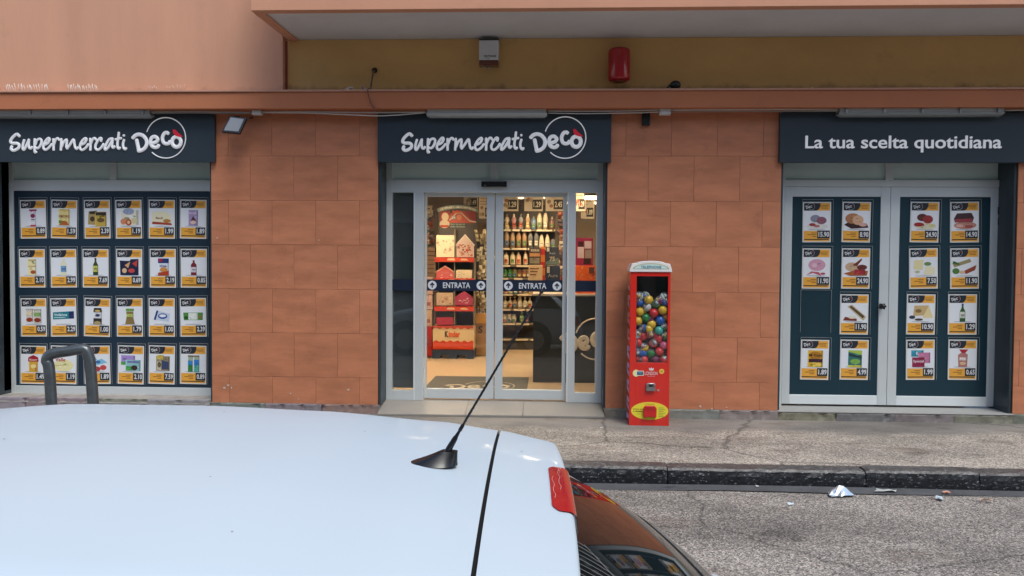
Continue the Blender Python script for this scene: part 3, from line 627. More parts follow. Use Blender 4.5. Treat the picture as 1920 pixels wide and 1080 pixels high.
def jbox(px, py, w_, h_, label):
    x, z = P(px, py, -.15); t = thing('junction_box', label, 'junction box', (x, -.1, z - h_ / 2))
    b = MB((.5, .48, .45)); b.box(x - w_ / 2, x + w_ / 2, -.16, -.1, z - h_ / 2, z + h_ / 2); b.build('box', M_MATTE, t, .005)
    b = MB((.46, .44, .41)); b.box(x - w_ / 2 + .008, x + w_ / 2 - .008, -.165, -.16, z - h_ / 2 + .006, z + h_ / 2 - .006); b.build('lid', M_MATTE, t, .002)
    b = MB((.35, .33, .3))
    for s_ in (-1, 1): b.lathe([(.012, 0), (.012, .02)], (x + s_ * (w_ / 2) + (-.02 if s_ < 0 else 0), -.13, z), 10, ax='x')
    b.build('gland', M_MATTE, t)
jbox(481, 211, .1, .05, 'small grey junction box right of the floodlight'); jbox(1247, 209, .115, .07, 'grey junction box on the conduit above the right pillar')
# floodlight
fx, fz = P(437, 233, -.2)
t = thing('floodlight', 'square black LED floodlight tilted down beside the left sign', 'floodlight', (fx, -.02, fz))
cs = [P(a, c, Y) + (Y,) for a, c, Y in ((431, 217, -.2), (462, 221, -.2), (449, 250, -.26), (415, 247, -.26))]
q = [Vector((a, Y, z)) for a, z, Y in cs]; nrm = (q[1] - q[0]).cross(q[3] - q[0]).normalized()
if nrm.y > 0: nrm = -nrm
b = MB((.012, .012, .014)); bk = [v - nrm * .035 for v in q]; b.add(q + bk, [(0, 1, 2, 3), (7, 6, 5, 4), (0, 4, 5, 1), (1, 5, 6, 2), (2, 6, 7, 3), (3, 7, 4, 0)]); b.build('housing', M_DARK, t, .004)
cen = sum(q, Vector()) / 4; g = [cen + (v - cen) * .80 + nrm * .003 for v in q]; b = MB((.24, .25, .26)); b.add(g, [(0, 1, 2, 3)]); b.build('lamp_glass', M_GLOSS, t)
b = MB((.015, .015, .016)); b.tube([q[1] - nrm * .02, q[1] - nrm * .02 + Vector((.03, .08, .03)), Vector((q[1].x - .03, -.01, q[1].z + .03))], .008, n=6)
b.tube([q[0] - nrm * .02, Vector((q[0].x + .01, -.06, q[0].z + .02)), Vector((q[0].x + .03, -.01, q[0].z + .02))], .008, n=6); b.build('bracket', M_DARK, t)
# alarm box
x0, x1, z0, z1 = RC(898, 75, 935, 122, -.09)
t = thing('alarm_box', 'grey metal alarm siren box on the ochre wall under the balcony', 'alarm', ((x0 + x1) / 2, 0, z0))
b = MB((.62, .63, .65)); b.box(x0, x1, -.09, .018, z0 + .055, z1); b.build('cover', M_METAL if 0 else M_MATTE, t, .006)
b = MB((.15, .03, .015)); b.box(x0 + .002, x1 - .002, -.088, .018, z0, z0 + .053); b.build('lens', M_RED, t, .004)
b = MB((.03, .03, .03)); b.box(x0 + .0, x1, -.098, .018, z1 + .001, z1 + .012); b.build('lid', M_DARK, t, .002)
b = MB((.01, .01, .02)); b.text('WILTTRONS', (x0 + x1) / 2 + .012, z0 + .095, .02, -.0915, w=.13, bold=.03); b.text('security', (x0 + x1) / 2 - .02, z0 + .072, .012, -.0915, w=.06); b.build('lettering', M_PRINT, t)
b = MB((.5, .48, .45)); b.tube([(x0 + .1, -.03, z0 - .002), (x0 + .11, -.03, z0 - .02), (x0 + .14, -.02, z0 - .015)], .006, n=6); b.tube([(x0 + .03, -.03, z0 - .002), (x0 + .05, -.04, z0 - .012), (x0 + .08, -.03, z0 - .004)], .005, n=6); b.build('wire', M_MATTE, t)
# red siren
x0, x1, z0, z1 = RC(1140, 94, 1181, 154, -.07)
t = thing('siren', 'red plastic cylinder siren fixed to the ochre wall', 'siren', ((x0 + x1) / 2, 0, z0)); xc = (x0 + x1) / 2; rr_ = (x1 - x0) / 2
b = MB((.38, .006, .012)); b.lathe([(0, z0), (rr_ * .8, z0 + .002), (rr_ * .95, z0 + .012), (rr_, z0 + .03), (rr_, z1 - .03), (rr_ * .95, z1 - .008), (rr_ * .85, z1), (0, z1)], (xc, -.1, 0), 32); b.build('body', M_GLOSS, t)
b = MB((.2, .005, .008)); b.lathe([(rr_ * .6, z0 - .006), (rr_ * .62, z0 + .001)], (xc, -.1, 0), 24); b.build('horn', M_GLOSS, t)
b = MB((.05, .05, .05)); b.box(xc - .04, xc + .04, -.02, .019, z0 + .06, z1 - .06); b.build('mount', M_DARK, t)
# dark lamp on ledge
x, z = P(1265, 157, -.12)
t = thing('ledge_lamp', 'small black round lamp lying on the orange ledge below the siren', 'lamp', (x, -.12, 3.482))
b = MB((.008, .008, .009)); b.sphere((x + .01, -.1, 3.482 + .062), .058, n=16, m=10, sc=(1, .9, .85)); b.build('head', M_DARK, t)
b = MB((.01, .01, .01)); b.box(x - .14, x + .02, -.15, -.07, 3.483, 3.505); b.build('base', M_DARK, t, .006)
b = MB((.012, .012, .012)); b.tube([(x - .08, -.11, 3.505), (x - .05, -.11, 3.54), (x, -.1, 3.55)], .014, n=8); b.build('arm', M_DARK, t)
# small black box below the conduit
x0, x1, z0, z1 = RC(1204, 212, 1219, 235, -.05); b = MB((.012, .012, .012)); b.box(x0, x1, -.05, -.008, z0, z1); tag(b.build('sensor_box', M_DARK, None, .004, loc=(x0, -.03, z0)), 'small black box on the right pillar just under the conduit', 'sensor')
# old bracket with dangling cable
x, z = P(701, 130, -.04)
t = thing('wall_bracket', 'rusty steel stub poking from the ochre wall with a brown cable over the ledge', 'bracket', (x, 0, z))
b = MB((.25, .2, .16)); a_, z_ = P(694, 165, -.12); b.tube([(x, .02, z), (x - .005, -.05, z - .03), (a_, -.12, 3.49)], .011, n=8); b.build('rod', M_METAL, t)
b = MB((.06, .045, .035)); b.lathe([(.03, -.012), (.028, 0), (.0, .001)], (x, .01, z), 12, ax='y'); b.build('wall_plate', M_METAL, t)
b = MB((.16, .07, .045)); b.tube(cr([(a_, -.16, 3.51), (a_ + .0, -.24, 3.47), (a_ + .01, -.243, 3.42), (a_ + .035, -.232, 3.34), (a_ + .07, -.225, 3.28), (a_ + .09, -.2, 3.262)], 4), .006, n=6); b.build('cable', M_DARK, t)
# bird spikes on the ledge
def spikes(px0, px1, n, label, hgt=.085, col=(.72, .66, .6)):
    x0, x1 = P(px0, 165, -.16)[0], P(px1, 165, -.16)[0]
    t = thing('bird_spikes', label, 'bird spikes', ((x0 + x1) / 2, -.16, 3.482), group='bird spike strips on the ledge')
    b = MB(col); b.box(x0, x1, -.175, -.15, 3.4825, 3.488); b.build('strip', M_MATTE, t)
    for i in range(n):
        x = x0 + (x1 - x0) * (i + .5) / n + random.uniform(-.006, .006); h = hgt * random.uniform(.75, 1.1); l = random.uniform(-.02, .01)
        b = MB(col); b.tube([(x, -.162, 3.486), (x + l * .4, -.165, 3.486 + h * .5), (x + l, -.17, 3.486 + h)], .0032, n=5); b.build('spike', M_MATTE, t)
spikes(11, 94, 19, 'long row of white plastic bird spikes at the far left of the ledge'); spikes(127, 185, 17, 'shorter row of white bird spikes, second on the ledge', .075)
spikes(276, 298, 6, 'few leftover thin bird spikes on the ledge above the left sign', .06, (.6, .42, .34)); spikes(312, 350, 6, 'sparse thin bird spikes on the ledge left of the floodlight', .07, (.6, .42, .34))
def litter(name, px, py, Y, z, w_, h_, col, label, cat='litter', up=True, seed=1):
    rr = random.Random(seed); x = P(px, py, Y)[0]; b = MB(col)
    n = 5
    b.grid(lambda u, v: (x + (u - .5) * w_ + rr.uniform(-.1, .1) * w_, Y + (v - .5) * w_ * .6 + rr.uniform(-.1, .1) * w_, z + .002 + (h_ * rr.random() * (1 if 0 < u < 1 else .3))), 4, 3, smooth=False)
    o = b.build(name, M_PRINT, None, loc=(x, Y, z)); tag(o, label, cat); s_ = o.modifiers.new('thick', 'SOLIDIFY'); s_.thickness = .002; return o
litter('litter_scrap', 656, 163, -.16, 3.482, .09, .05, (.5, .45, .42), 'crumpled pale scrap on the ledge left of the rusty stub', seed=3)
litter('litter_scrap', 683, 164, -.16, 3.482, .07, .05, (.45, .42, .4), 'crumpled grey scrap on the ledge touching the rusty stub', seed=5)
for i, (px, lab) in enumerate(((1380, 'tiny white flake on the ledge right of the siren, leftmost of four'), (1522, 'tiny white flake on the ledge, second from the left of four'), (1740, 'tiny white flake on the ledge, third from the left of four'), (1835, 'tiny white flake on the ledge above the right tube light end'))):
    litter('paint_flake', px, 164, -.16, 3.482, .04, .02, (.6, .57, .53), lab, 'paint flake', seed=i + 20)
# ------------------------------------------------------------------ street hoop
hp = [(96, 775), (93, 700), (88, 676), (97, 664), (125, 659), (150, 656), (158, 668), (163, 700), (170, 775)]
YH = -1.75
t_pts = [(*P(a, c, YH),) for a, c in hp]
d_ = [0, 0, 0, 0, .03, .06, .06, .06, .06]
pts = [(p[0], YH - .0 + d_[i], p[1]) for i, p in enumerate(t_pts)]
pts[0] = (pts[1][0] + .03, YH, -.02); pts[-1] = (pts[-2][0] + .04, YH + .06, -.02)
t = thing('parking_hoop', 'dark grey bent steel hoop standing on the pavement before the left window', 'hoop barrier', (pts[0][0] + .2, YH, 0))
b = MB((.075, .09, .1)); b.tube(cr(pts, 6), .047, n=16); b.build('bent_tube', M_HOOP, t)
for p in (pts[0], pts[-1]):
    b = MB((.07, .08, .085)); b.lathe([(.09, .001), (.09, .012), (.05, .016)], (p[0], p[1], 0), 20); b.build('base_plate', M_HOOP, t)
# litter in the gutter
x, y = G(1575, 930, RZ); b = MB((.72, .78, .82))
rr = random.Random(9)
def ff(u, v):
    e = min(u, 1 - u, v, 1 - v) * 4; d_ = max(0, 1 - math.hypot((u - .46) * 2.2, (v - .5) * 2.2))
    return (x - .10 + .20 * u + .02 * v + rr.uniform(-.006, .006), y - .05 + .10 * v + .03 * (u - .5) + rr.uniform(-.006, .006), RZ + .012 + .085 * d_ ** .8 * (1 + rr.uniform(-.15, .15)) + rr.uniform(0, .008))
b.grid(ff, 7, 5, smooth=False)
o = b.build('crumpled_foil', M_FOIL, None, loc=(x, y, RZ)); tag(o, 'folded silvery foil wrapper lying in the gutter against the kerb', 'litter')
def glit(px, py, w_, h_, col, label, Z=RZ + .004, seed=0):
    x, y = G(px, py, Z); rr = random.Random(seed); b = MB(col)
    b.grid(lambda u, v: (x + (u - .5) * w_ + rr.uniform(-.12, .12) * w_, y + (v - .5) * h_ + rr.uniform(-.12, .12) * h_, Z + .003 + rr.random() * .02 * min(1, w_ * 20)), 3, 3, smooth=False)
    o = b.build('litter_scrap', M_PRINT, None, loc=(x, y, Z)); tag(o, label, 'litter')
glit(1763, 936, .05, .06, (.5, .6, .66), 'small pale blue scrap in the gutter right of the foil', RZ + .01, 1)
glit(1775, 926, .06, .03, (.55, .28, .2), 'small orange scrap in the gutter beside the pale blue one', RZ + .01, 2)
glit(1482, 947, .05, .03, (.55, .62, .66), 'small white scrap on the asphalt left of the foil', RZ + .001, 3)
glit(1660, 922, .16, .05, (.4, .41, .4), 'flat grey torn paper in the gutter right of the foil', RZ + .01, 4)
glit(1850, 940, .09, .03, (.5, .32, .22), 'thin brown paper strip at the gutter edge, far right', RZ + .01, 5)
glit(1420, 913, .02, .02, (.7, .7, .7), 'tiny white speck at the foot of the kerb left of the foil', RZ + .012, 6)
glit(1128, 803, .03, .02, (.6, .6, .58), 'tiny pale scrap on the pavement left of the vending machine', .001, 8)
#MORE
# ------------------------------------------------------------------ price posters
PW, PH = .305, .443
ORA = hx('e9a83e'); NV2 = (.018, .024, .034); WH = (.78, .80, .83)
_pm = {}
def pmesh(key, fn, m, name):
    if key not in _pm:
        b = MB(); fn(b); o = b.build(name, m, None); _pm[key] = o.data; bpy.data.objects.remove(o)
    return _pm[key]
def link(name, data, parent):
    o = bpy.data.objects.new(name, data); C.objects.link(o); o.parent = parent; return o
def f_sheet(b): b.box(-PW / 2, PW / 2, -.002, 0, -PH / 2, PH / 2, (.74, .73, .70))
def f_print(b):
    x0, x1 = -PW / 2 + .012, PW / 2 - .012; T = PH / 2; Y = -.0024
    b.rect(x0, x1, T - .095, T - .012, Y, ORA); b.rect(x0, x1, -T + .012, -T + .125, Y, ORA); b.rect(x0, x1, -T + .127, T - .097, Y, WH)
    b.rect(x0 + .004, x1 - .01, -T + .026, -T + .037, Y - .0003, (.04, .03, .02))
    for k, (a, c) in enumerate(((.015, .125), (.03, .118), (.05, .12))): b.rect(a, c, T - .042 - .015 * k, T - .036 - .015 * k, Y - .0003, (.24, .1, .03))
    for k, (a, c) in enumerate(((-.06, .0), (-.1, -.004), (-.05, -.002))): b.rect(a, c, -T + .098 - .018 * k, -T + .105 - .018 * k, Y - .0003, (.2, .08, .02))
def f_badge(b):
    x0 = -PW / 2 + .012; T = PH / 2; pts = [(x0, T - .012), (x0, T - .095)] + [(x0 + .128 + .05 * math.sin(a), T - .012 - .083 * math.cos(a) ** .8) for a in [i * math.pi / 16 for i in range(9)]]
    b.poly(pts, -.0028, NV2)
def f_logo(b):
    x0 = -PW / 2 + .025; T = PH / 2; sc = .098 / .58
    xf = lambda p: (x0 + (p[0] - DX0[0]) * sc, T - .058 + (p[1] - DX0[1]) * sc)
    for nm, q in deco_parts(sc=sc, y=-.0032, xf=xf, n=4, k=1, depth=.0006, kr=1.05, col=(.8, .81, .82)):
        n = len(b.v); b.v += q.v; b.f += [tuple(i + n for i in f) for f in q.f]; b.c += q.c; b.sm += q.sm
def f_sleeve(b):
    rr = random.Random(3)
    def fn(u, v):
        return (-PW / 2 - .008 + (PW + .03) * u, -.007 - rr.uniform(0, .004), -PH / 2 - .008 + (PH + .036) * v)
    b.grid(fn, 7, 9)
def f_seam(b):
    x0, x1 = -PW / 2 - .008, PW / 2 + .022; z = PH / 2 + .028
    b.box(x0, x1, -.009, -.006, z - .004, z, (.3, .32, .33)); b.box(x0, x0 + .003, -.009, -.006, -PH / 2, z - .005, (.3, .32, .33)); b.box(x1 - .003, x1, -.009, -.006, -PH / 2, z - .005, (.3, .32, .33))
# product drawings in a 1x1 field (x right, z up): R rect, E ellipse, P polygon, T text
def draw(b, items, seed=0):
    r0 = random.Random(seed * 3 + 1)
    cx, cz = 0, .014; Wd, Hd = PW - .03, .205; d = -.0028
    b.ell(cx, cz - Hd * .46, Wd * .36, Hd * .035, d, (.5, .52, .55), 16)  # soft shadow under the product, drawn into the print
    X = lambda x: cx + (x - .5) * Wd; Z = lambda z: cz + (z - .5) * Hd
    for it in items:
        d -= .00035; k = it[0]
        if k == 'R': _, x0, z0, x1, z1, c = it; b.rect(X(x0), X(x1), Z(z0), Z(z1), d, hx(c))
        elif k == 'E': _, x, z, rx, rz, c = it; b.ell(X(x), Z(z), rx * Wd, rz * Hd, d, hx(c), 18)
        elif k == 'P': _, pts, c = it; b.poly([(X(p[0]), Z(p[1])) for p in pts], d, hx(c))
        if k in 'RE' and seed:                 # printed sub-shapes: labels, folds and highlights inside each product shape
            if k == 'R': ax0, az0, ax1, az1 = it[1:5]
            else: ax0, az0, ax1, az1 = it[1] - it[3] * .6, it[2] - it[4] * .6, it[1] + it[3] * .6, it[2] + it[4] * .6
            bw, bh = ax1 - ax0, az1 - az0; cb = hx(it[-1])
            for q_ in range(7 if bw * bh > .04 else 3):
                d -= .00005; f_ = r0.choice((.35, .55, .75, 1.35, 1.7)); cc_ = tuple(min(.85, max(.01, v_ * f_ * r0.uniform(.8, 1.2) + (.03 if f_ > 1 else 0))) for v_ in cb)
                sx_, sz_ = bw * r0.uniform(.06, .28), bh * r0.uniform(.02, .1); px_, pz_ = r0.uniform(ax0 + sx_, ax1 - sx_), r0.uniform(az0 + sz_, az1 - sz_)
                b.ell(X(px_), Z(pz_), sx_ * Wd * .7, sz_ * Hd, d, cc_, 7)
            d -= .0001; b.rect(X(ax0), X(ax0 + bw * .08), Z(az0 + bh * .05), Z(az1 - bh * .05), d, tuple(min(.85, v_ * 1.35) for v_ in cb)) if k == 'R' else None
            d -= .00005; b.rect(X(ax1 - bw * .12), X(ax1), Z(az0), Z(az1), d, tuple(v_ * .62 for v_ in cb)) if k == 'R' else None
        if k == 'T': _, s_, x, z, h, w_, c = it; b.text(s_, X(x), Z(z), h * Hd, d, hx(c), w=w_ * Wd, bold=.02, res=2)
def bottle(x, w_, h, c, cap, lab, z0=.04, neck=.3):
    a = w_ / 2; s_ = z0 + h * (1 - neck)
    return [('P', [(x - a, z0), (x + a, z0), (x + a, s_), (x + a * .35, s_ + h * neck * .5), (x + a * .3, z0 + h), (x - a * .3, z0 + h), (x - a * .35, s_ + h * neck * .5), (x - a, s_)], c),
            ('R', x - a * .36, z0 + h * .9, x + a * .36, z0 + h, cap), ('R', x - a * .9, z0 + h * .2, x + a * .9, z0 + h * .55, lab), ('R', x - a * .6, z0 + h * .34, x + a * .6, z0 + h * .4, '555555')]
def pack(x0, z0, x1, z1, c, c2, c3):
    return [('R', x0, z0, x1, z1, c), ('R', x0, z0 + (z1 - z0) * .55, x1, z0 + (z1 - z0) * .82, c2), ('E', (x0 + x1) / 2, z0 + (z1 - z0) * .3, (x1 - x0) * .3, (z1 - z0) * .2, c3)]
PRD = {
 'a1': [('R', .36, .05, .62, .95, 'e4e2ea'), ('R', .34, .88, .66, .98, 'a33060'), ('E', .49, .62, .1, .12, '8d2a5a'), ('R', .38, .02, .62, .12, 'c54a5a'), ('R', .42, .38, .57, .44, '666677')],
 'a2': [('R', .26, .08, .74, .96, 'e8d58e'), ('R', .28, .92, .72, .99, 'd8bc54'), ('T', 'ORZORO', .5, .6, .15, .46, '8c1f1f'), ('P', [(.28, .1), (.72, .1), (.6, .34), (.4, .34)], 'b4622c'), ('R', .28, .2, .4, .36, '5a8a3a')],
 'a3': [('P', [(.1, .14), (.5, .1), (.5, .92), (.14, .86)], 'b39a62'), ('R', .18, .72, .46, .88, '2e2b28'), ('R', .42, .02, .9, .84, 'c7a94e'), ('R', .44, .64, .88, .82, '39302a'), ('E', .3, .45, .1, .14, '4a3828'), ('E', .66, .38, .16, .12, '6e5430')],
 'a4': [('R', .12, .1, .92, .92, 'ece4cf'), ('E', .5, .86, .24, .18, '9aa7c0'), ('E', .28, .3, .13, .16, 'd98b62'), ('E', .5, .26, .13, .18, 'b5532f'), ('E', .5, .26, .06, .09, 'e6c79a'), ('E', .74, .34, .14, .16, 'd9cfa0')],
 'a5': [('P', [(.08, .2), (.9, .1), (.92, .6), (.7, .86), (.1, .84)], 'e9e2c0'), ('P', [(.08, .16), (.94, .1), (.9, .22), (.12, .3)], 'a6402e'), ('E', .72, .34, .16, .1, 'c0813f'), ('T', 'Bauli', .4, .5, .12, .3, '8c5a40')],
 'a6': [('R', .3, .06, .7, .94, 'a893b8'), ('P', [(.38, .3), (.5, .62), (.64, .3)], '5a2a3a'), ('E', .5, .26, .12, .1, 'e7c7b8'), ('R', .34, .72, .66, .82, 'cdbbd8')],
 'b1': [('R', .3, .04, .68, .96, 'efe2b0'), ('R', .32, .5, .66, .58, 'd3bb74'), ('E', .55, .22, .12, .1, 'a7552e'), ('R', .34, .84, .64, .92, 'c9b67c')],
 'b2': bottle(.5, .26, .95, 'e2e0c0', 'e8e8d6', '6a9ac8'),
 'b3': bottle(.5, .22, .97, '33451f', '1f2a12', 'c5c455', neck=.42),
 'b4': [('P', [(.12, .04), (.9, .04), (.9, .96), (.56, .94), (.52, .84), (.1, .86)], '1c2140'), ('P', [(.3, .6), (.55, .8), (.46, .44)], 'd8a070'), ('P', [(.62, .7), (.85, .9), (.82, .5)], 'c04038'), ('E', .6, .3, .14, .12, 'c84848'), ('E', .3, .3, .1, .14, 'e0b890')],
 'b5': [('R', .3, .02, .76, .98, 'd8dce8'), ('R', .3, .72, .76, .98, '223a78'), ('R', .34, .8, .5, .95, 'b02030'), ('P', [(.3, .02), (.76, .02), (.76, .3), (.3, .18)], 'b04020'), ('E', .54, .36, .16, .12, 'd08a40'), ('T', 'iCiok', .53, .56, .12, .3, '2a3a70')],
 'b6': bottle(.5, .24, .84, '7d1f30', '8a1c30', 'd2cbd4'),
 'c1': [('R', .16, .16, .48, .9, 'd6cfc6'), ('R', .16, .84, .48, .92, 'b8b0a8'), ('E', .32, .3, .14, .12, '9a3a20'), ('R', .18, .56, .46, .74, 'e4d0ac'), ('R', .5, .12, .84, .88, 'd2ccbe'), ('R', .5, .82, .84, .9, 'b0aca0'), ('E', .67, .28, .15, .12, '8c3020'), ('R', .52, .5, .82, .7, '84a860')],
 'c2': [('P', [(.04, .32), (.94, .36), (.95, .78), (.05, .72)], '177a88'), ('R', .74, .36, .95, .76, '1d2a60'), ('T', 'Vivi&Ama', .38, .58, .14, .56, 'e0f0f0'), ('R', .1, .4, .6, .45, 'b0d8d8')],
 'c3': [('R', .34, .04, .7, .86, '33302c'), ('R', .36, .82, .68, .96, '22201e'), ('R', .34, .38, .7, .72, 'd8d6da'), ('E', .52, .12, .15, .1, 'b09a6c'), ('E', .52, .55, .1, .08, '2e3a60'), ('E', .52, .8, .12, .06, 'caa860')],
 'c4': [('P', [(.3, .04), (.72, .04), (.66, .4), (.66, .76), (.36, .76), (.36, .4)], '8a7444'), ('R', .34, .78, .68, .92, '6a9a44'), ('R', .36, .46, .66, .62, 'b4c060')],
 'c5': [('P', [(.16, .3), (.8, .18), (.86, .64), (.28, .82)], 'c5cfdf'), ('P', [(.16, .3), (.28, .82), (.36, .8), (.24, .28)], '22407c'), ('E', .54, .5, .2, .16, '3a5aa0'), ('E', .54, .52, .14, .08, 'eef0f4')],
 'c6': [('P', [(.1, .28), (.9, .28), (.92, .7), (.08, .7)], '4c8c3c'), ('R', .3, .3, .7, .68, 'dfe6da'), ('E', .2, .42, .08, .08, '1f4f1f'), ('E', .8, .46, .07, .1, '8a7a3a')],
 'd1': [('R', .32, .02, .7, .78, 'd9a63a'), ('P', [(.28, .62), (.74, .62), (.72, .86), (.51, .99), (.3, .86)], 'a81c2c'), ('T', 'Knorr', .51, .72, .12, .32, 'f0e0d8'), ('E', .51, .35, .12, .12, 'f0d890')],
 'd2': [('E', .5, .4, .42, .34, 'e8dfa8'), ('T', 'Valle', .36, .72, .2, .44, 'b0202c'), ('P', [(.14, .36), (.7, .42), (.72, .46), (.14, .4)], 'c8b878')],
 'd3': [('P', [(.04, .78), (.4, .92), (.5, .72), (.16, .56)], '5aa8cc'), ('P', [(.3, .6), (.7, .78), (.94, .56), (.5, .42)], '82c0dc'), ('E', .16, .38, .1, .16, 'c04050'), ('E', .5, .2, .14, .14, 'b83a3a'), ('E', .76, .28, .14, .14, 'c84a48'), ('E', .55, .6, .1, .08, '3a6aa8')],
 'd4': [('R', .08, .42, .68, .96, 'a48ac8'), ('R', .08, .42, .28, .6, '58a048'), ('R', .28, .1, .92, .72, '8fc0c4'), ('R', .3, .12, .56, .36, '4c9a48'), ('E', .66, .28, .14, .14, '3a2a28'), ('R', .34, .56, .86, .64, '7468b0')],
 'd5': [('R', .26, .1, .84, .92, '8c8064'), ('R', .3, .74, .58, .98, 'c8b04c'), ('R', .3, .14, .5, .62, 'c8bca0'), ('P', [(.5, .2), (.8, .2), (.8, .6), (.5, .7)], '3c4868'), ('E', .4, .44, .08, .16, '6a5840')],
 'd6': [('R', .28, .04, .48, .96, 'a8b8a0'), ('R', .28, .04, .48, .42, '2f7f3c'), ('R', .28, .42, .48, .66, '2f86c0'), ('R', .54, .04, .76, .96, 'a8b8a0'), ('R', .54, .04, .76, .42, '4fa894'), ('R', .54, .42, .76, .72, '2f7fc4'), ('R', .28, .9, .76, .96, '8a6a3a')],
 'e1': [('E', .52, .2, .44, .15, 'ddd9d2'), ('E', .44, .62, .2, .2, '8a8c9a'), ('E', .68, .52, .2, .2, '8e5a68'), ('E', .32, .3, .13, .08, '9c3a3c'), ('E', .5, .22, .12, .06, 'b86a60')],
 'e2': [('P', [(.02, .28), (.3, .08), (.98, .14), (.92, .36), (.2, .44)], '3c1c1c'), ('E', .36, .62, .3, .28, 'b07850'), ('E', .56, .54, .22, .26, 'd8aa88'), ('E', .76, .3, .16, .1, 'd8a89a')],
 'e3': [('E', .54, .22, .42, .17, 'e0d8b8'), ('E', .4, .68, .2, .2, '5e2e28'), ('E', .62, .58, .2, .22, '9c3434'), ('E', .28, .3, .2, .11, 'a02c28'), ('E', .78, .26, .14, .09, 'd8cf98')],
 'e4': [('E', .52, .26, .44, .2, 'c08878'), ('P', [(.08, .62), (.2, .9), (.76, .92), (.86, .66), (.8, .42), (.12, .42)], '42282c'), ('P', [(.1, .44), (.8, .44), (.78, .62), (.14, .6)], 'a04048'), ('E', .3, .24, .14, .08, 'e0b0a0'), ('E', .66, .2, .16, .08, 'a8504c')],
 'f1': [('E', .52, .62, .34, .32, 'd29cb0'), ('E', .42, .6, .1, .12, 'e2b8c4'), ('P', [(.1, .06), (.36, .2), (.7, .04), (.6, .24), (.3, .28)], 'c05a68'), ('E', .76, .16, .1, .06, 'b84a58')],
 'f2': [('E', .34, .52, .26, .24, 'c8a888'), ('P', [(.36, .6), (.72, .98), (.74, .9), (.54, .56)], '7a3424'), ('P', [(.02, .16), (.3, .04), (.94, .06), (.98, .3), (.6, .4)], 'a4582c'), ('R', .44, .12, .86, .38, 'a02c34'), ('E', .74, .5, .2, .14, '6a2c26')],
 'f3': [('P', [(.1, .4), (.14, .88), (.5, .9), (.46, .36)], 'e2d6a4'), ('E', .66, .68, .14, .1, '6a8a4c'), ('P', [(.5, .12), (.92, .1), (.94, .5), (.6, .56)], 'e6deb8'), ('E', .26, .26, .1, .07, 'b8b890')],
 'f4': [('P', [(.04, .66), (.1, .5), (.76, .78), (.7, .95)], '9c9064'), ('E', .16, .3, .14, .16, '4c7c3a'), ('P', [(.4, .26), (.96, .62), (.9, .34), (.56, .14)], '94402c'), ('E', .4, .24, .12, .09, 'd8b89c'), ('P', [(.02, .7), (.3, .62), (.28, .72), (.06, .84)], '3c6a30')],
 'g2': [('P', [(.22, .86), (.4, .96), (.98, .3), (.86, .1)], 'c4b088'), ('P', [(.3, .84), (.38, .9), (.9, .34), (.84, .22)], '55452c'), ('P', [(.06, .1), (.6, .08), (.6, .2), (.14, .3)], '7c3428'), ('E', .42, .28, .16, .08, 'e4dcc4')],
 'g3': [('P', [(.2, .34), (.24, .9), (.8, .92), (.84, .4)], 'c8ac78'), ('P', [(.56, .24), (.8, .92), (.98, .26)], 'e4d29c'), ('E', .4, .62, .12, .1, '8a6c40'), ('E', .16, .28, .12, .09, '2a3448'), ('E', .42, .16, .16, .06, '4a4030')],
 'g4': bottle(.5, .22, .97, '2c5c28', '1f50a0', 'd8d8c8', neck=.45),
 'h1': [('R', .22, .04, .82, .94, 'd8a838'), ('E', .52, .66, .26, .22, 'b07820'), ('T', 'M Cain', .52, .68, .14, .5, '1a1410'), ('R', .26, .3, .8, .48, '3c1430'), ('E', .64, .18, .12, .1, 'f0d060')],
 'h2': [('R', .26, .08, .8, .94, '34706c'), ('P', [(.26, .86), (.8, .7), (.8, .94), (.26, .94)], 'a8c04c'), ('E', .54, .34, .2, .14, '7fb050'), ('R', .26, .02, .8, .14, 'ccc04c'), ('P', [(.28, .66), (.8, .52), (.8, .6), (.28, .78)], '1f3a3a')],
 'h3': [('R', .14, .6, .62, .94, '2f8ca4'), ('R', .42, .26, .88, .82, 'c07898'), ('R', .18, .04, .66, .56, '8c1c44'), ('T', 'Special', .42, .34, .18, .42, 'ecd8e0'), ('T', 'K', .38, .78, .2, .1, 'e4f0f4')],
 'h4': [('P', [(.34, .04), (.68, .04), (.7, .72), (.54, .84), (.7, .98), (.38, .98), (.48, .84), (.32, .7)], 'b07870'), ('P', [(.46, .8), (.6, .8), (.72, .99), (.36, .99)], 'b02838'), ('E', .51, .24, .12, .08, 'e0b890'), ('R', .38, .4, .64, .56, 'ecdcd8')],
}
cols_l = [[37, 95, 157, 216, 278, 337], [35, 94, 154, 217, 280, 338], [38, 94, 157, 218, 278, 337], [37, 94, 157, 220, 278, 337]]
rows_l = [374, 466, 558, 647]
LAB = [
 ['a1 0.89 white tube with a purple cap', 'a2 1.59 yellow tub of barley drink', 'a3 2.39 two gold coffee bags', 'a4 1.19 cream pack with round biscuits', 'a5 1.99 long cream cake pack', 'a6 1.89 lilac chocolate bar'],
 ['b1 2.10 cream coloured snack bag', 'b2 2.99 pale milk bottle', 'b3 7.69 dark green oil bottle', 'b4 0.69 dark blue crisps bag', 'b5 2.19 blue and red cereal pouch', 'b6 0.85 small dark red bottle'],
 ['c1 0.59 two tins side by side', 'c2 2.29 long teal package', 'c3 1.00 dark jar with black label', 'c4 1.79 jar with a green lid', 'c5 1.00 blue and white tray', 'c6 2.39 green and white pouch'],
 ['d1 1.49 orange sauce bottle with red top', 'd2 1.19 pale round margarine tub', 'd3 1.89 pink and blue yoghurt cups', 'd4 2.10 purple and green boxes', 'd5 7.59 brown coffee bag', 'd6 0.89 two green and blue cartons']]
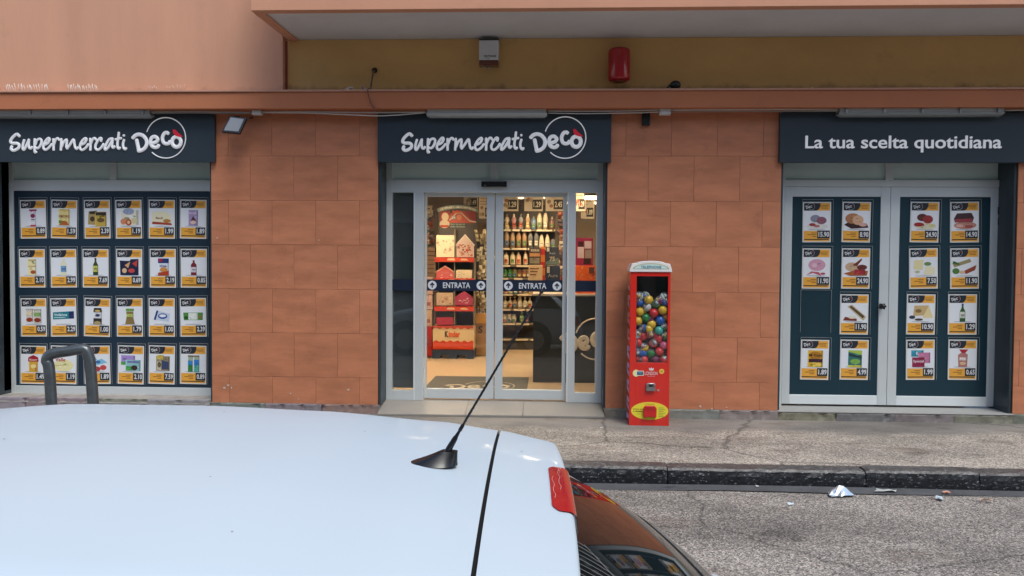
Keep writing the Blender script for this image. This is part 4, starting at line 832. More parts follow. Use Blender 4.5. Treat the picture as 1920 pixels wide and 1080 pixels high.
def poster(spec, px, py, wpx, hpx, Y, where, seed):
    rr = random.Random(seed); pid, price, desc = spec.split(' ', 2)
    x0, x1, z0, z1 = RC(px, py, px + wpx, py + hpx, Y); cx, cz = (x0 + x1) / 2, (z0 + z1) / 2
    t = thing('price_poster', 'orange and white price poster showing ' + desc + ', ' + price, 'poster', (cx, Y, cz), group='price posters ' + where)
    t.rotation_euler = (0, RAD(rr.uniform(-1.4, 1.4)), 0)
    link('paper_sheet', pmesh('sheet', f_sheet, M_PRINT, 'paper_sheet'), t)
    pr = link('printed_layout', pmesh('print', f_print, M_PRINT, 'printed_layout'), t)
    link('header_badge', pmesh('badge', f_badge, M_PRINT, 'header_badge'), t)
    link('logo', pmesh('logo', f_logo, M_PRINT, 'logo'), t)
    b = MB(); draw(b, PRD[pid], seed); b.build('product_picture', M_PRINT, t, local=True)
    b = MB(); xr = PW / 2 - .012; wd = .135 if len(price) > 4 else .112
    b.rect(xr - wd, xr, -PH / 2 + .042, -PH / 2 + .13, -.0030, NV2); b.text(price, xr - wd / 2 + .003, -PH / 2 + .087, .058, -.0034, (.72, .72, .72), w=wd - .02, bold=.03, res=2)
    b.build('price_tag', M_PRINT, t, local=True)
    s_ = link('plastic_sleeve', pmesh('sleeve', f_sleeve, M_CLEAR, 'plastic_sleeve'), t)
    e_ = link('sleeve_seam', pmesh('seam', f_seam, M_PRINT, 'sleeve_seam'), s_)
    return t
k = 0
for r in range(4):
    for c in range(6):
        k += 1; poster(LAB[r][c], cols_l[r][c], rows_l[r], 51, 74, FY + .014, 'on the left window', k)
LR = [['e1 15.90 cooked meat slices on a plate', 'e2 8.90 roast turkey breast on a board', 'e3 24.90 dark cured beef on a plate', 'e4 14.90 speck ham with slices'],
      ['f1 11.90 pink mortadella half', 'f2 24.90 whole ham and red slices', 'f3 7.50 pale cheese blocks', 'f4 11.90 long salami with greens'],
      [None, 'g2 11.90 long salami on a board', 'g3 10.90 round cheese with a cut wedge', 'g4 1.29 green beer bottle'],
      ['h1 1.89 yellow bag of frozen chips', 'h2 4.99 green frozen vegetable bag', 'h3 1.99 red and blue cereal bar boxes', 'h4 0.65 bag of bread rolls with red tie']]
XR = [[1504, 1578, 1706, 1781], [1503, 1577, 1704, 1781], [1500, 1574, 1699, 1777], [1500, 1574, 1698, 1777]]; YR = [379, 466, 552, 637]
for r in range(4):
    for c in range(4):
        k += 1
        if LR[r][c]: poster(LR[r][c], XR[r][c], YR[r], 55, 75, FY + .018, 'on the right doors', k)
x0, x1, z0, z1 = RC(1500, 545, 1556, 626, FY + .018)
t = thing('poster_sleeve', 'empty clear plastic sleeve on the left leaf of the double door', 'plastic sleeve', ((x0 + x1) / 2, FY + .018, (z0 + z1) / 2))
link('plastic_sleeve', pmesh('sleeve', f_sleeve, M_CLEAR, 'plastic_sleeve'), t); link('sleeve_seam', pmesh('seam', f_seam, M_PRINT, 'sleeve_seam'), t)
# ------------------------------------------------------------------ capsule vending machine
VY = -.42; vx0, vx1, vz0, vz1 = RC(1181, 510, 1256, 796, VY); vz0 = 0.0; VB = VY + .29
t = thing('capsule_machine', 'tall red capsule vending machine with white telephone header on the pavement', 'vending machine', ((vx0 + vx1) / 2, VY + .14, 0))
VR = (.60, .022, .014)
wx0, wx1, wz0, wz1 = RC(1193, 518, 1252, 680, VY)
b = MB(VR)
b.box(vx0, wx0, VY, VY + .02, vz0, vz1); b.box(wx1, vx1, VY, VY + .02, vz0, vz1); b.box(wx0, wx1, VY, VY + .02, vz0, wz0); b.box(wx0, wx1, VY, VY + .02, wz1, vz1)
b.box(vx0, vx0 + .004, VY + .02, VB, vz0, vz1); b.box(vx1 - .004, vx1, VY + .02, VB, vz0, vz1)
b.box(vx0 + .004, vx1 - .004, VB - .004, VB, vz0, vz1, (.06, .008, .01)); b.box(vx0 + .004, vx1 - .004, VY + .02, VB - .004, vz1 - .004, vz1); b.box(vx0 + .004, vx1 - .004, VY + .02, VB - .004, wz0 - .02, wz0 - .01, (.05, .01, .01))
cab = b.build('cabinet', M_GLOSS, t, .004)
b = MB((.03, .006, .008)); b.box(vx0 + .005, vx0 + .008, VY + .02, VB - .005, wz0, vz1 - .01); b.box(vx1 - .008, vx1 - .005, VY + .02, VB - .005, wz0, vz1 - .01); b.box(vx0 + .008, vx1 - .008, VB - .008, VB - .005, wz0, vz1 - .01); b.build('inner_lining', M_MATTE, t)
b = MB(); b.box(wx0, wx1, VY + .004, VY + .007, wz0, wz1); b.build('window_pane', M_GLASS, t)
# header: white arched box
hw = (vx1 - vx0) / 2; hc = (vx0 + vx1) / 2; h0 = vz1 - .0
arch = [(hc - hw - .012, h0), (hc + hw + .012, h0), (hc + hw + .008, h0 + .03), (hc + hw - .01, h0 + .085), (hc + hw - .05, h0 + .088)] + [(hc + (hw - .06) * math.cos(a), h0 + .088 + .026 * math.sin(a)) for a in [math.pi * i / 14 for i in range(1, 14)]] + [(hc - hw + .05, h0 + .088), (hc - hw + .01, h0 + .085), (hc - hw - .008, h0 + .03)]
b = MB((.74, .72, .70)); b.prism(arch, VY - .014, VB + .004); hd = b.build('header', M_GLOSS, t, .005)
b = MB(); mo = [(hc + (hw - .02) * math.cos(a), h0 + .03 + .058 * math.sin(a)) for a in [math.pi * i / 20 for i in range(21)]]
b.poly(mo, VY - .0155, (.42, .36, .14)); mi = [(hc + (hw - .034) * math.cos(a), h0 + .033 + .048 * math.sin(a)) for a in [math.pi * i / 20 for i in range(21)]]; b.poly(mi, VY - .0162, (.5, .66, .62))
b.text('TELEPHONE', hc, h0 + .05, .027, VY - .017, (.02, .12, .22), w=.21, bold=.02); b.build('header_print', M_PRINT, t)
# side print
b = MB(); rr = random.Random(2); PU = (.5, .36, .6)
for i in range(16):
    z = .06 + i * .088; s_ = 1 if i % 2 else -1
    b.add([(vx0 - .001, VY + .03, z), (vx0 - .001, VY + .25, z + .02 * s_), (vx0 - .001, VY + .25, z + .06 + .02 * s_), (vx0 - .001, VY + .03, z + .045)], [(0, 1, 2, 3)], PU if i < 9 else (.6, .2, .2))
b.build('side_print', M_PRINT, t)
def VP_(px, py): return P(px, py, VY - .002)
# coin mechanism
x, z = VP_(1170 + 447 / 9, 680 + 400 / 9); b = MB((.35, .36, .37)); b.box(x - .047, x + .047, VY - .03, VY - .0005, z - .045, z + .03); cm = b.build('coin_mechanism', M_METAL, t, .006)
b = MB((.55, .56, .57)); b.tube([(x - .036, VY - .034, z + .005), (x - .03, VY - .036, z + .035), (x, VY - .036, z + .03), (x + .03, VY - .036, z + .035), (x + .036, VY - .034, z + .005)], .008, n=6); b.build('coin_slot_guard', M_METAL, cm)
b = MB((.03, .03, .035)); b.box(x - .02, x + .02, VY - .033, VY - .0305, z + .0, z + .02); b.build('coin_slot', M_DARK, cm)
x, z = VP_(1170 + 577 / 9, 680 + 465 / 9); b = MB((.6, .6, .6)); b.lathe([(.011, -.006), (.011, 0)], (x, VY - .0005, z), 14, ax='y'); b.build('lock', M_METAL, t)
# yellow oval with chute
x, z = VP_(1170 + 433 / 9, 680 + 815 / 9); b = MB(); b.ell(x, z, .190, .092, VY - .0015, (.75, .58, .05), 36); b.ell(x, z, .180, .083, VY - .0021, (.72, .62, .04), 36)
b.text('RITIRA QUI', x - .118, z + .016, .013, VY - .003, (.08, .03, .02), w=.1, bold=.03, res=2); b.text('IL PREMIO', x - .118, z - .006, .013, VY - .003, (.08, .03, .02), w=.1, bold=.03, res=2); b.rect(x - .13, x - .1, z - .035, z - .03, VY - .003, (.2, .3, .05)); b.text('ATTENZIONE', x, z + .07, .009, VY - .003, (.08, .03, .02), w=.1, res=2)
for i in range(6): b.rect(x + .09, x + .14 + .02 * (i % 2), z + .03 - .018 * i, z + .036 - .018 * i, VY - .003, (.25, .3, .05))
b.build('oval_sticker', M_PRINT, t)
b = MB((.52, .012, .014)); b.prism([(x - .065, z - .062), (x - .045, z - .07), (x - .04, z - .058), (x + .04, z - .058), (x + .045, z - .07), (x + .065, z - .062), (x + .068, z + .03), (x + .05, z + .058), (x - .05, z + .058), (x - .068, z + .03)], VY - .035, VY - .004); ch = b.build('chute_flap', M_GLOSS, t, .008)
b = MB((.36, .01, .012));
for i in range(9): b.box(x - .05 + i * .0125 - .002, x - .05 + i * .0125 + .002, VY - .038, VY - .0355, z + .012, z + .045)
b.build('flap_ribs', M_GLOSS, ch)
# LONDON print, phone key sticker, price disc
WHT = (.7, .62, .6)
b = MB(); x, z = VP_(1170 + 458 / 9, 680 + 180 / 9); b.text('LONDON', x, z, .036, VY - .002, WHT, w=.128, res=3); b.text('toys & more', x, z - .03, .010, VY - .002, WHT, w=.075, res=2)
x, z = VP_(1170 + 462 / 9, 680 + 108 / 9); b.poly([(x - .02, z - .014), (x + .02, z - .014), (x + .026, z + .014), (x + .012, z + .002), (x, z + .018), (x - .012, z + .002), (x - .026, z + .014)], VY - .002, WHT); b.build('front_lettering', M_PRINT, t)
b = MB(); x, z = VP_(1170 + 250 / 9, 680 + 178 / 9); b.ell(x - .028, z, .034, .036, VY - .0015, (.75, .68, .3), 20); b.rect(x - .03, x + .05, z - .025, z + .025, VY - .0018, (.72, .7, .6)); b.rect(x - .018, x + .044, z - .018, z + .018, VY - .0022, (.02, .06, .09)); b.text('VISA', x + .012, z + .004, .013, VY - .0026, (.2, .5, .7), w=.045, bold=.02); b.build('payment_sticker', M_PRINT, t)
b = MB(); x, z = VP_(1170 + 636 / 9, 680 + 148 / 9); b.ell(x, z, .026, .026, VY - .0015, (.75, .5, .08), 20); b.text('1€', x, z, .022, VY - .002, (.3, .1, .02), bold=.02); b.build('price_sticker', M_PRINT, t)
# capsules: one thing each
CCOL = {'Y': (.75, .45, .03), 'G': (.01, .18, .04), 'B': (.015, .1, .42), 'R': (.6, .02, .03), 'O': (.55, .2, .02), 'P': (.6, .1, .2), 'C': (.55, .6, .6), 'W': (.6, .56, .55), 'T': (.05, .35, .33), 'V': (.22, .02, .1)}
CN = {'Y': 'yellow', 'G': 'green', 'B': 'blue', 'R': 'red', 'O': 'orange', 'P': 'pink', 'C': 'clear', 'W': 'white', 'T': 'teal', 'V': 'dark purple'}
r_ = 8.8 / 1450 * 8.0
_cap = {}
def capmesh(c, top):
    if (c, top) not in _cap:
        b = MB(CCOL[c]); n = 6
        prof = [(max(r_ * math.cos(math.pi / 2 * i / n), 0) if i < n else 0, (r_ * math.sin(math.pi / 2 * i / n)) * (1 if top else -1)) for i in range(n + 1)]
        b.lathe(prof if top else prof[::-1], n=16); o = b.build('h', M_SHELL if top == 2 else M_GLOSS, None); _cap[(c, top)] = o.data; bpy.data.objects.remove(o)
    return _cap[(c, top)]
def toymesh(c):
    if ('toy', c) not in _cap:
        b = MB(CCOL[c]); rr = random.Random(c); 
        for i in range(4): b.sphere((rr.uniform(-.4, .4) * r_, rr.uniform(-.4, .4) * r_, rr.uniform(0, .5) * r_), r_ * rr.uniform(.25, .42), CCOL[rr.choice('WWPCY' + c)], 8, 5)
        o = b.build('h', M_GLOSS, None); _cap[('toy', c)] = o.data; bpy.data.objects.remove(o)
    return _cap[('toy', c)]
CAPS = [(330,158,'YY'),(435,208,'GW'),(200,195,'BW'),(565,185,'BW'),(305,255,'WW'),(210,322,'YW'),(400,340,'RR'),(525,300,'YY'),(290,405,'GW'),(185,445,'YY'),(485,440,'BB'),(570,395,'OO'),(370,492,'YY'),(250,540,'BW'),(470,575,'TC'),(555,520,'GW'),(180,620,'WG'),(350,620,'RP'),(560,640,'GC'),(255,650,'RR'),(470,690,'RR'),(395,745,'RW'),(180,740,'RW'),(270,800,'YW'),(540,775,'PP'),(175,860,'BW'),(250,880,'BB'),(360,880,'GW'),(475,860,'RW'),(175,960,'RR'),(265,970,'RW'),(430,965,'VV'),(545,960,'RC'),(198,108,'CC'),(285,112,'CB'),(480,165,'VR'),(330,555,'YO'),(545,118,'CC'),(440,640,'RR'),(350,425,'VV')]
used_lab = {}
CAPS.sort(key=lambda q: (round(q[1] / 110), q[0]))
rown = {}
for x_, y_, cc in CAPS: rown.setdefault(round(y_ / 110), []).append((x_, y_, cc))
ORD = ['topmost', 'second', 'third', 'fourth', 'fifth', 'sixth', 'seventh', 'eighth', 'ninth', 'tenth']
cg = 'toy capsules in the red machine'
placed = []
for ri, key in enumerate(sorted(rown)):
    row = rown[key]
    for ci, (x_, y_, cc) in enumerate(row):
        rr = random.Random(x_ * 7 + y_); yy = VY + .055 + rr.uniform(0, .012)
        x, z = P(1170 + x_ / 7.2, 540 + y_ / 7.2, yy)
        if cc in ('OO', 'VV', 'RR') and x_ not in (400,): yy += .025
        nm = (CN[cc[0]] + ' toy capsule') if cc[0] == cc[1] else (CN[cc[0]] + ' and ' + CN[cc[1]] + ' toy capsule')
        pos = 'at the left edge' if ci == 0 else ('at the right edge' if ci == len(row) - 1 else ('just right of the left one' if ci == 1 else 'near the middle'))
        row_n = 'lowest' if ri == len(rown) - 1 else ORD[ri]
        nm = nm.replace('dark purple', 'purple'); lab = nm + ', ' + ORD[ci] + ' from the left in the ' + row_n + ' row in the machine'
        placed.append((x, yy, z))
        q = thing('toy_capsule', lab, 'capsule', (x, yy, z), group=cg)
        q.rotation_euler = (rr.uniform(-1.2, 1.2) + (1.57 if cc[0] == cc[1] else .6), rr.uniform(-2.6, 2.6), rr.uniform(0, 6))
        link('coloured_half', capmesh(cc[0], 0), q)
        if cc[0] == cc[1] and cc[0] not in 'CW': link('upper_half', capmesh(cc[1], 1), q)
        else: link('clear_half', capmesh(cc[1], 2), q); link('toy', toymesh(cc[1]), q)
rr = random.Random(11)
tries = 0; back = 0
while back < 46 and tries < 4000:
    tries += 1; x = rr.uniform(vx0 + .06, vx1 - .06); yy = rr.uniform(VY + .13, VB - .07); z = rr.uniform(wz0 + .03, wz1 - .42 + rr.uniform(0, .06))
    if any((x - a) ** 2 + (yy - b_) ** 2 + (z - c_) ** 2 < (1.85 * r_) ** 2 for a, b_, c_ in placed): continue
    placed.append((x, yy, z)); back += 1; c = rr.choice('YGBRROBP')
    q = thing('toy_capsule', CN[c] + ' toy capsule hidden behind the front layer of capsules', 'capsule', (x, yy, z), group='hidden ' + CN[c] + ' toy capsules at the back')
    q.rotation_euler = (rr.uniform(0, 3), rr.uniform(0, 3), 0); link('coloured_half', capmesh(c, 0), q); link('upper_half', capmesh(rr.choice('WRYB'), 1), q)
# ------------------------------------------------------------------ shop interior
FZ = .105; IX0, IX1, IY1, CZ = -5.4, 4.6, 7.2, 3.05
b = MB((.46, .34, .22)); b.box(IX0, IX1, FY + .09, IY1, 0, FZ); fl = b.build('interior_floor', M_FLOOR, B)
b = MB((.10, .095, .09)); b.box(IX0, IX1, FY + .09, IY1, CZ, CZ + .05); b.build('interior_ceiling', M_MATTE, B)
b = MB((.30, .24, .18)); b.box(IX0, IX1, IY1, IY1 + .05, 0, CZ); b.box(IX0 - .05, IX0, FY + .09, IY1, 0, CZ); b.box(IX1, IX1 + .05, FY + .09, IY1, 0, CZ)
b.box(IX0, PXL1 - .0, FY + .36, FY + .4, FZ, CZ, (.2, .18, .15)); b.box(PXR0 + 1.2, IX1, FY + .36, FY + .4, FZ, CZ, (.2, .18, .15)); b.build('interior_wall', M_MATTE, B)
def tube_lamp(x, y, z, ln, rot, label, panel=False):
    t = thing('ceiling_light', label, 'ceiling light', (x, y, z), rot, group='tube lights on the shop ceiling')
    b = MB((.2, .19, .18)); b.box(-ln / 2, ln / 2, -.05, .05, .02, .06); b.build('housing', M_MATTE, t, local=True)
    if panel:
        b = MB(); b.box(-ln / 2, ln / 2, -.3, .3, .005, .018); b.build('light_panel', M_PANEL, t, local=True)
        b = MB((.5, .48, .45)); b.box(-ln / 2 - .01, -ln / 2, -.31, .31, -.16, .02); b.box(ln / 2, ln / 2 + .01, -.31, .31, -.16, .02); b.box(-ln / 2, ln / 2, -.31, -.3, -.16, .02); b.box(-ln / 2, ln / 2, .3, .31, -.16, .02)
        for q_ in range(1, 4): b.box(-ln / 2, ln / 2, -.3 + q_ * .15 - .003, -.3 + q_ * .15 + .003, -.16, .0)
        b.build('added_baffle', M_MATTE, t, local=True)  # baffle added to keep the glowing panel out of the car's reflections
    else: b = MB(); b.tube([(-ln / 2 + .02, 0, 0), (ln / 2 - .02, 0, 0)], .02, n=8); b.build('tube', M_TUBE, t, local=True)
x, z = P(1116, 371, 2.3)
tube_lamp(x + .35, 2.3, z, 1.0, 0, 'lit tube light seen through the top of the right side pane')
for i, (x, y) in enumerate(((-1.6, 1.5), (0.0, 1.4), (-1.7, 3.3), (.2, 3.2), (-.2, 4.7), (1.5, 4.6), (-2.6, 5.2), (.9, 6.2))):
    tube_lamp(x, y, 2.97, 1.3, 0 if i % 2 else 1.57, 'lit ceiling panel hidden above the door head, ' + ['left of', 'right of', 'nearest', 'above', 'behind', 'above', 'far left of', 'far behind'][i] + ' the ' + ['door mat', 'door mat', 'slatted crate', 'counter', 'counter', 'notice board', 'advent display', 'bottle shelves'][i], True)
# door mat with logo
m0 = G(817, 706, FZ); m1 = G(992, 706, FZ); m2 = G(1008, 732, FZ); m3 = G(812, 732, FZ)
t = thing('door_mat', 'dark grey entrance mat with a pale round logo just inside the doors', 'mat', ((m0[0] + m1[0]) / 2, m2[1], FZ))
b = MB((.035, .037, .035)); ymat = FY + .13; dy = m0[1] - ymat
b.box(m0[0], m1[0], ymat, m0[1], FZ + .001, FZ + .01); b.build('mat_body', M_MATTE, t, .003)
mx_l = P(834, 700, 1.3)[0]; ml_ = MB((.5, .44, .36))
for nm, q in deco_parts(n=4, k=2, depth=.001, col=(.5, .44, .36), sc=1.0):
    n = len(ml_.v); ml_.v += [(mx_l + (v[0] - DX0[0]) * 1.45, 1.22 + (v[2] - DX0[1]) * 1.7, FZ + .0125 + (v[1] - YS) * .5) for v in q.v]; ml_.f += [tuple(i + n for i in f) for f in q.f]; ml_.c += [(.5, .44, .36)] * len(q.f); ml_.sm += q.sm
ml_.build('printed_logo', M_PRINT, t)
# dark counter board with logo
CY = 1.72; cx0, cz0 = P(999, 711, CY); cx1 = PXR0 + .9; ct = P(1030, 555, CY)[1]
t = thing('counter', 'dark grey checkout counter with a cream round logo inside the right door', 'counter', ((cx0 + cx1) / 2, CY + .3, FZ))
b = MB((.028, .034, .036)); b.box(cx0, cx1, CY, CY + .6, FZ + .002, ct); b.build('front_panel', M_SIGN, t, .004)
b = MB((.5, .42, .34)); b.box(cx0 - .01, cx1, CY - .02, CY + .62, ct + .001, ct + .03); b.build('counter_top', M_MATTE, t, .004)
rf = P(1050, 644, CY - .012); ksc = (8.37 + CY) / (8.37 + YS)
for nm, q in deco_parts(y=CY - .008, depth=.004, col=(.78, .70, .56), xf=lambda p: (rf[0] + (p[0] - DX0[0]) * ksc, rf[1] + (p[1] - DX0[1]) * ksc), kr=ksc * 1.3):
    q.build(nm, M_PRINT, t)
# notice board + orange boxes on the counter
NY = CY + .35
def block(name, px0, py0, px1, py1, Y, th, col, parent, m=M_PRINT):
    x0, x1, z0, z1 = RC(px0, py0, px1, py1, Y); b = MB(col); b.box(x0, x1, Y, Y + th, z0, z1); return b.build(name, m, parent, .003 if th > .02 else 0)
x0, x1, z0, z1 = RC(1079, 446, 1112, 499, NY)
t = thing('notice_board', 'magenta board with stuck on papers seen through the right side pane', 'notice board', ((x0 + x1) / 2, NY, z0))
block('board', 1079, 446, 1112, 499, NY, .03, (.33, .02, .09), t)
for a in ((1084, 453, 1094, 463, (.06, .01, .02)), (1096, 452, 1109, 466, (.6, .52, .6)), (1083, 463, 1095, 484, (.62, .54, .6)), (1097, 468, 1109, 484, (.3, .28, .26)), (1094, 485, 1108, 495, (.04, .03, .03))):
    block('paper', a[0], a[1], a[2], a[3], NY - .004, .003, a[4], t)
b = MB((.1, .1, .1)); x0, x1, z0, z1 = RC(1090, 499, 1104, 552, NY + .01); b.box(x0, x1, NY + .035, NY + .06, ct + .03, z1); b.build('stand', M_DARK, t)
x0, x1, z0, z1 = RC(1079, 498, 1118, 552, CY + .15)
t = thing('snack_box', 'bright orange snack display box on the counter below the magenta board', 'display box', ((x0 + x1) / 2, CY + .2, ct + .03))
b = MB((.75, .12, .02)); b.box(x0, x1, CY + .1, CY + .3, ct + .031, z1); b.build('carton', M_PRINT, t, .004)
b = MB(); rr = random.Random(4)
for i in range(26): b.ell(rr.uniform(x0 + .02, x1 - .02), rr.uniform(z0 + .12, z1 - .02), rr.uniform(.006, .02), rr.uniform(.004, .01), CY + .0985 - i * .0001, rr.choice([(.7, .3, .12), (.75, .5, .25), (.4, .04, .02)]), 8)
b.rect(x1 - .1, x1 - .03, z1 - .1, z1 - .02, CY + .095, (.12, .05, .04)); b.build('printed_front', M_PRINT, t)
# hanging price boards
CRM = (.70, .60, .46)
def pboard(px0, py0, px1, py1, Y, price, lab, redt=None):
    x0, x1, z0, z1 = RC(px0, py0, px1, py1, Y); t = thing('hanging_price_board', lab, 'price board', ((x0 + x1) / 2, Y, z0), group='cream price boards hanging in the shop')
    b = MB(CRM); b.box(x0, x1, Y, Y + .01, z0, z1); b.build('card', M_PRINT, t)
    b = MB((.12, .09, .05)); b.box(x0, x1, Y - .004, Y - .0005, z0, z0 + .01); b.box(x0, x0 + .01, Y - .004, Y - .0005, z0 + .011, z1); b.build('edge', M_PRINT, t)
    b = MB((.035, .03, .02)); w_ = (x1 - x0); b.rect(x0 + w_ * .45, x1 - w_ * .06, z0 + .04, z0 + .19, Y - .002, (.035, .03, .02)); b.text(price, x0 + w_ * .7, z0 + .115, .09, Y - .004, (.8, .72, .55), w=w_ * .38, bold=.03, res=2)
    rr = random.Random(price + lab)
    for i in range(5): b.rect(x0 + w_ * .1, x0 + w_ * rr.uniform(.5, .85), z0 + .24 + i * .045, z0 + .255 + i * .045, Y - .002, (.45, .3, .18))
    for i in range(3): b.ell(x0 + w_ * rr.uniform(.15, .45), z0 + rr.uniform(.08, .2), w_ * .1, .03, Y - .002 - i * .0004, rr.choice([(.4, .16, .08), (.5, .36, .2), (.3, .22, .12)]), 10)
    if redt: b.text(redt, x0 + w_ * .5, z1 - .16, .06, Y - .003, (.45, .02, .02), bold=.03, res=2)
    b.build('printed_offer', M_PRINT, t)
    b = MB((.5, .5, .5)); b.tube([(x0 + .05, Y, z1), (x0 + .05, Y, CZ)], .003, n=5); b.tube([(x1 - .05, Y, z1), (x1 - .05, Y, CZ)], .003, n=5); b.build('hanging_wire', M_METAL, t)
pboard(936, 352, 972, 397, 3.9, '1.29', 'cream hanging price board 1.29, leftmost behind the right sliding door')
pboard(982, 352, 1018, 397, 3.9, '1.29', 'cream hanging price board 1.29, in the middle behind the right sliding door')
pboard(1022, 352, 1058, 397, 3.9, '2.45', 'cream hanging price board 2.45 behind the right sliding door')
pboard(1074, 362, 1098, 397, 3.4, '1.29', 'cream hanging price board with red letters in the right side pane', 'T&S')
pboard(1088, 372, 1114, 411, 4.6, '1.09', 'cream hanging price board farther back in the right side pane')
pboard(868, 350, 896, 392, 5.0, '1.49', 'cream hanging price board behind the top of the advent display')
pboard(897, 350, 925, 411, 4.4, '1.19', 'cream hanging price board at the right edge behind the left sliding door')
# gondola shelves with bottles
GY = 5.6
gx0, gx1 = P(938, 600, GY)[0], P(1061, 600, GY)[0]
t = thing('shelf_unit', 'dark shelving unit full of bottles behind the right sliding door', 'shelving', ((gx0 + gx1) / 2, GY + .2, FZ))
b = MB((.10, .085, .07)); b.box(gx0, gx1, GY + .36, GY + .4, FZ, 2.75); b.build('back_panel', M_MATTE, t)
b = MB((.05, .045, .04)); b.box(gx0, gx1, GY + .02, GY + .36, FZ, P(960, 640, GY)[1]); b.build('base', M_MATTE, t)
shelf_y = [430, 465, 497, 521, 551, 579, 606, 635]; shz = []
for py in shelf_y:
    z = P(980, py, GY)[1]; shz.append(z); b = MB((.16, .13, .1)); b.box(gx0, gx1, GY, GY + .359, z - .03, z); sh = b.build('shelf', M_MATTE, t)
    b = MB((.72, .6, .42)); rr = random.Random(py); x = gx0 + .02
    while x < gx1 - .2: w_ = rr.uniform(.1, .3); b.rect(x, x + w_, z - .035, z - .002, GY - .002); x += w_ + rr.uniform(.02, .12)
    b.build('price_strip', M_PRINT, sh)
PROF = {'round': [(0, 0), (.045, .0), (.048, .02), (.048, .15), (.03, .19), (.016, .2), (.016, .235), (0, .236)],
        'lotion': [(0, 0), (.035, 0), (.047, .03), (.044, .12), (.03, .2), (.015, .25), (.0, .255)],
        'hour': [(0, 0), (.045, 0), (.045, .05), (.02, .1), (.045, .17), (.03, .22), (.018, .23), (.018, .28), (0, .28)],
        'jar': [(0, 0), (.042, 0), (.045, .02), (.045, .11), (.038, .12), (.04, .125), (.04, .16), (0, .16)],
        'tall': [(0, 0), (.045, 0), (.046, .2), (.03, .27), (.018, .3), (0, .3)],
        'pump': [(0, 0), (.042, 0), (.045, .11), (.03, .14), (.012, .15), (.012, .2), (.02, .2), (.02, .215), (0, .215)]}
_bm = {}
def bottle3(kind, col, lab, x, z, grp, sx=1.0):
    key = (kind, col, lab)
    if key not in _bm:
        pr = PROF[kind]; n = len(pr) - 1; cl = [col] * n
        for i in range(n):
            if pr[i][1] >= .7 * pr[-1][1]: cl[i] = lab
        if kind in ('tall', 'lotion', 'round', 'jar'): cl[2] = tuple(c * .75 + l * .25 for c, l in zip(col, lab))
        b = MB(col); b.lathe(pr, n=12, cols=cl); R0 = max(p[0] for p in pr) + .001; H0 = pr[-1][1]
        rr = random.Random(str(key)); lc = rr.choice([(.7, .66, .55), (.5, .12, .06), (.1, .18, .3), (.65, .45, .2), (.15, .25, .1)])
        b.rect(-.026, .026, H0 * .16, H0 * .44, -R0, lc); b.rect(-.02, .02, H0 * .3, H0 * .34, -R0 - .001, tuple(v * .3 for v in lc)); b.ell(0, H0 * .23, .012, .012, -R0 - .001, tuple(min(.8, v * 1.7 + .05) for v in lc), 8)
        o = b.build('bottle', M_GLOSS, None); _bm[key] = o.data
    else: o = bpy.data.objects.new('bottle', _bm[key]); C.objects.link(o)
    o.location = (x, GY + .09, z + .001); o.scale = (sx * 1.02, 1, 1)
    tag(o, grp[0], 'bottle', grp[1]); return o
TAN = (.45, .3, .17); CRE = (.72, .62, .42); GRY = (.2, .2, .2); BLU = (.08, .16, .26)
rowsB = [
 (0, [('hour', CRE, TAN, 950), ('hour', (.5, .25, .25), CRE, 963), ('hour', (.35, .33, .3), GRY, 976), ('hour', TAN, CRE, 989), ('round', BLU, GRY, 1000), ('tall', CRE, TAN, 1011), ('tall', CRE, (.6, .5, .3), 1022), ('round', (.18, .06, .05), TAN, 1034)]),
 (1, [('tall', TAN, (.5, .4, .28), 950), ('tall', TAN, (.5, .4, .28), 961), ('tall', (.5, .28, .14), TAN, 972), ('tall', (.5, .28, .14), TAN, 983), ('tall', GRY, GRY, 994), ('tall', GRY, GRY, 1005), ('lotion', CRE, CRE, 1015), ('lotion', CRE, CRE, 1026), ('jar', (.12, .2, .25), GRY, 1037)]),
 (2, [('round', CRE, (.6, .35, .2), 949), ('round', (.7, .62, .4), CRE, 961), ('round', (.7, .4, .25), CRE, 972), ('lotion', CRE, (.5, .2, .1), 985)]),
 (3, [('jar', (.04, .16, .04), (.1, .3, .08), 947), ('jar', (.03, .2, .05), (.1, .3, .08), 956), ('jar', (.08, .2, .05), TAN, 965), ('jar', (.2, .04, .02), TAN, 974), ('jar', (.2, .04, .02), TAN, 983), ('jar', (.2, .1, .06), TAN, 991)]),
 (4, [('jar', CRE, CRE, 948), ('jar', CRE, TAN, 957), ('jar', (.05, .25, .25), GRY, 967), ('jar', (.3, .2, .35), TAN, 976), ('pump', CRE, CRE, 986), ('pump', TAN, CRE, 995)]),
 (5, [('pump', CRE, CRE, 948), ('pump', CRE, TAN, 957), ('pump', TAN, CRE, 966), ('lotion', CRE, CRE, 975), ('pump', CRE, CRE, 985), ('pump', CRE, TAN, 994)]),
 (6, [('jar', CRE, CRE, 947), ('jar', (.5, .48, .4), CRE, 955), ('jar', CRE, (.5, .5, .45), 964), ('pump', (.3, .45, .1), CRE, 979), ('pump', BLU, CRE, 989)]),
]
KN = {'hour': 'waisted bottle', 'round': 'short round bottle', 'tall': 'tall bottle', 'lotion': 'pointed lotion bottle', 'jar': 'stubby jar', 'pump': 'pump bottle'}
SN = ['top', 'second', 'third', 'fourth', 'fifth', 'sixth', 'seventh', 'lowest']
zoff = 0
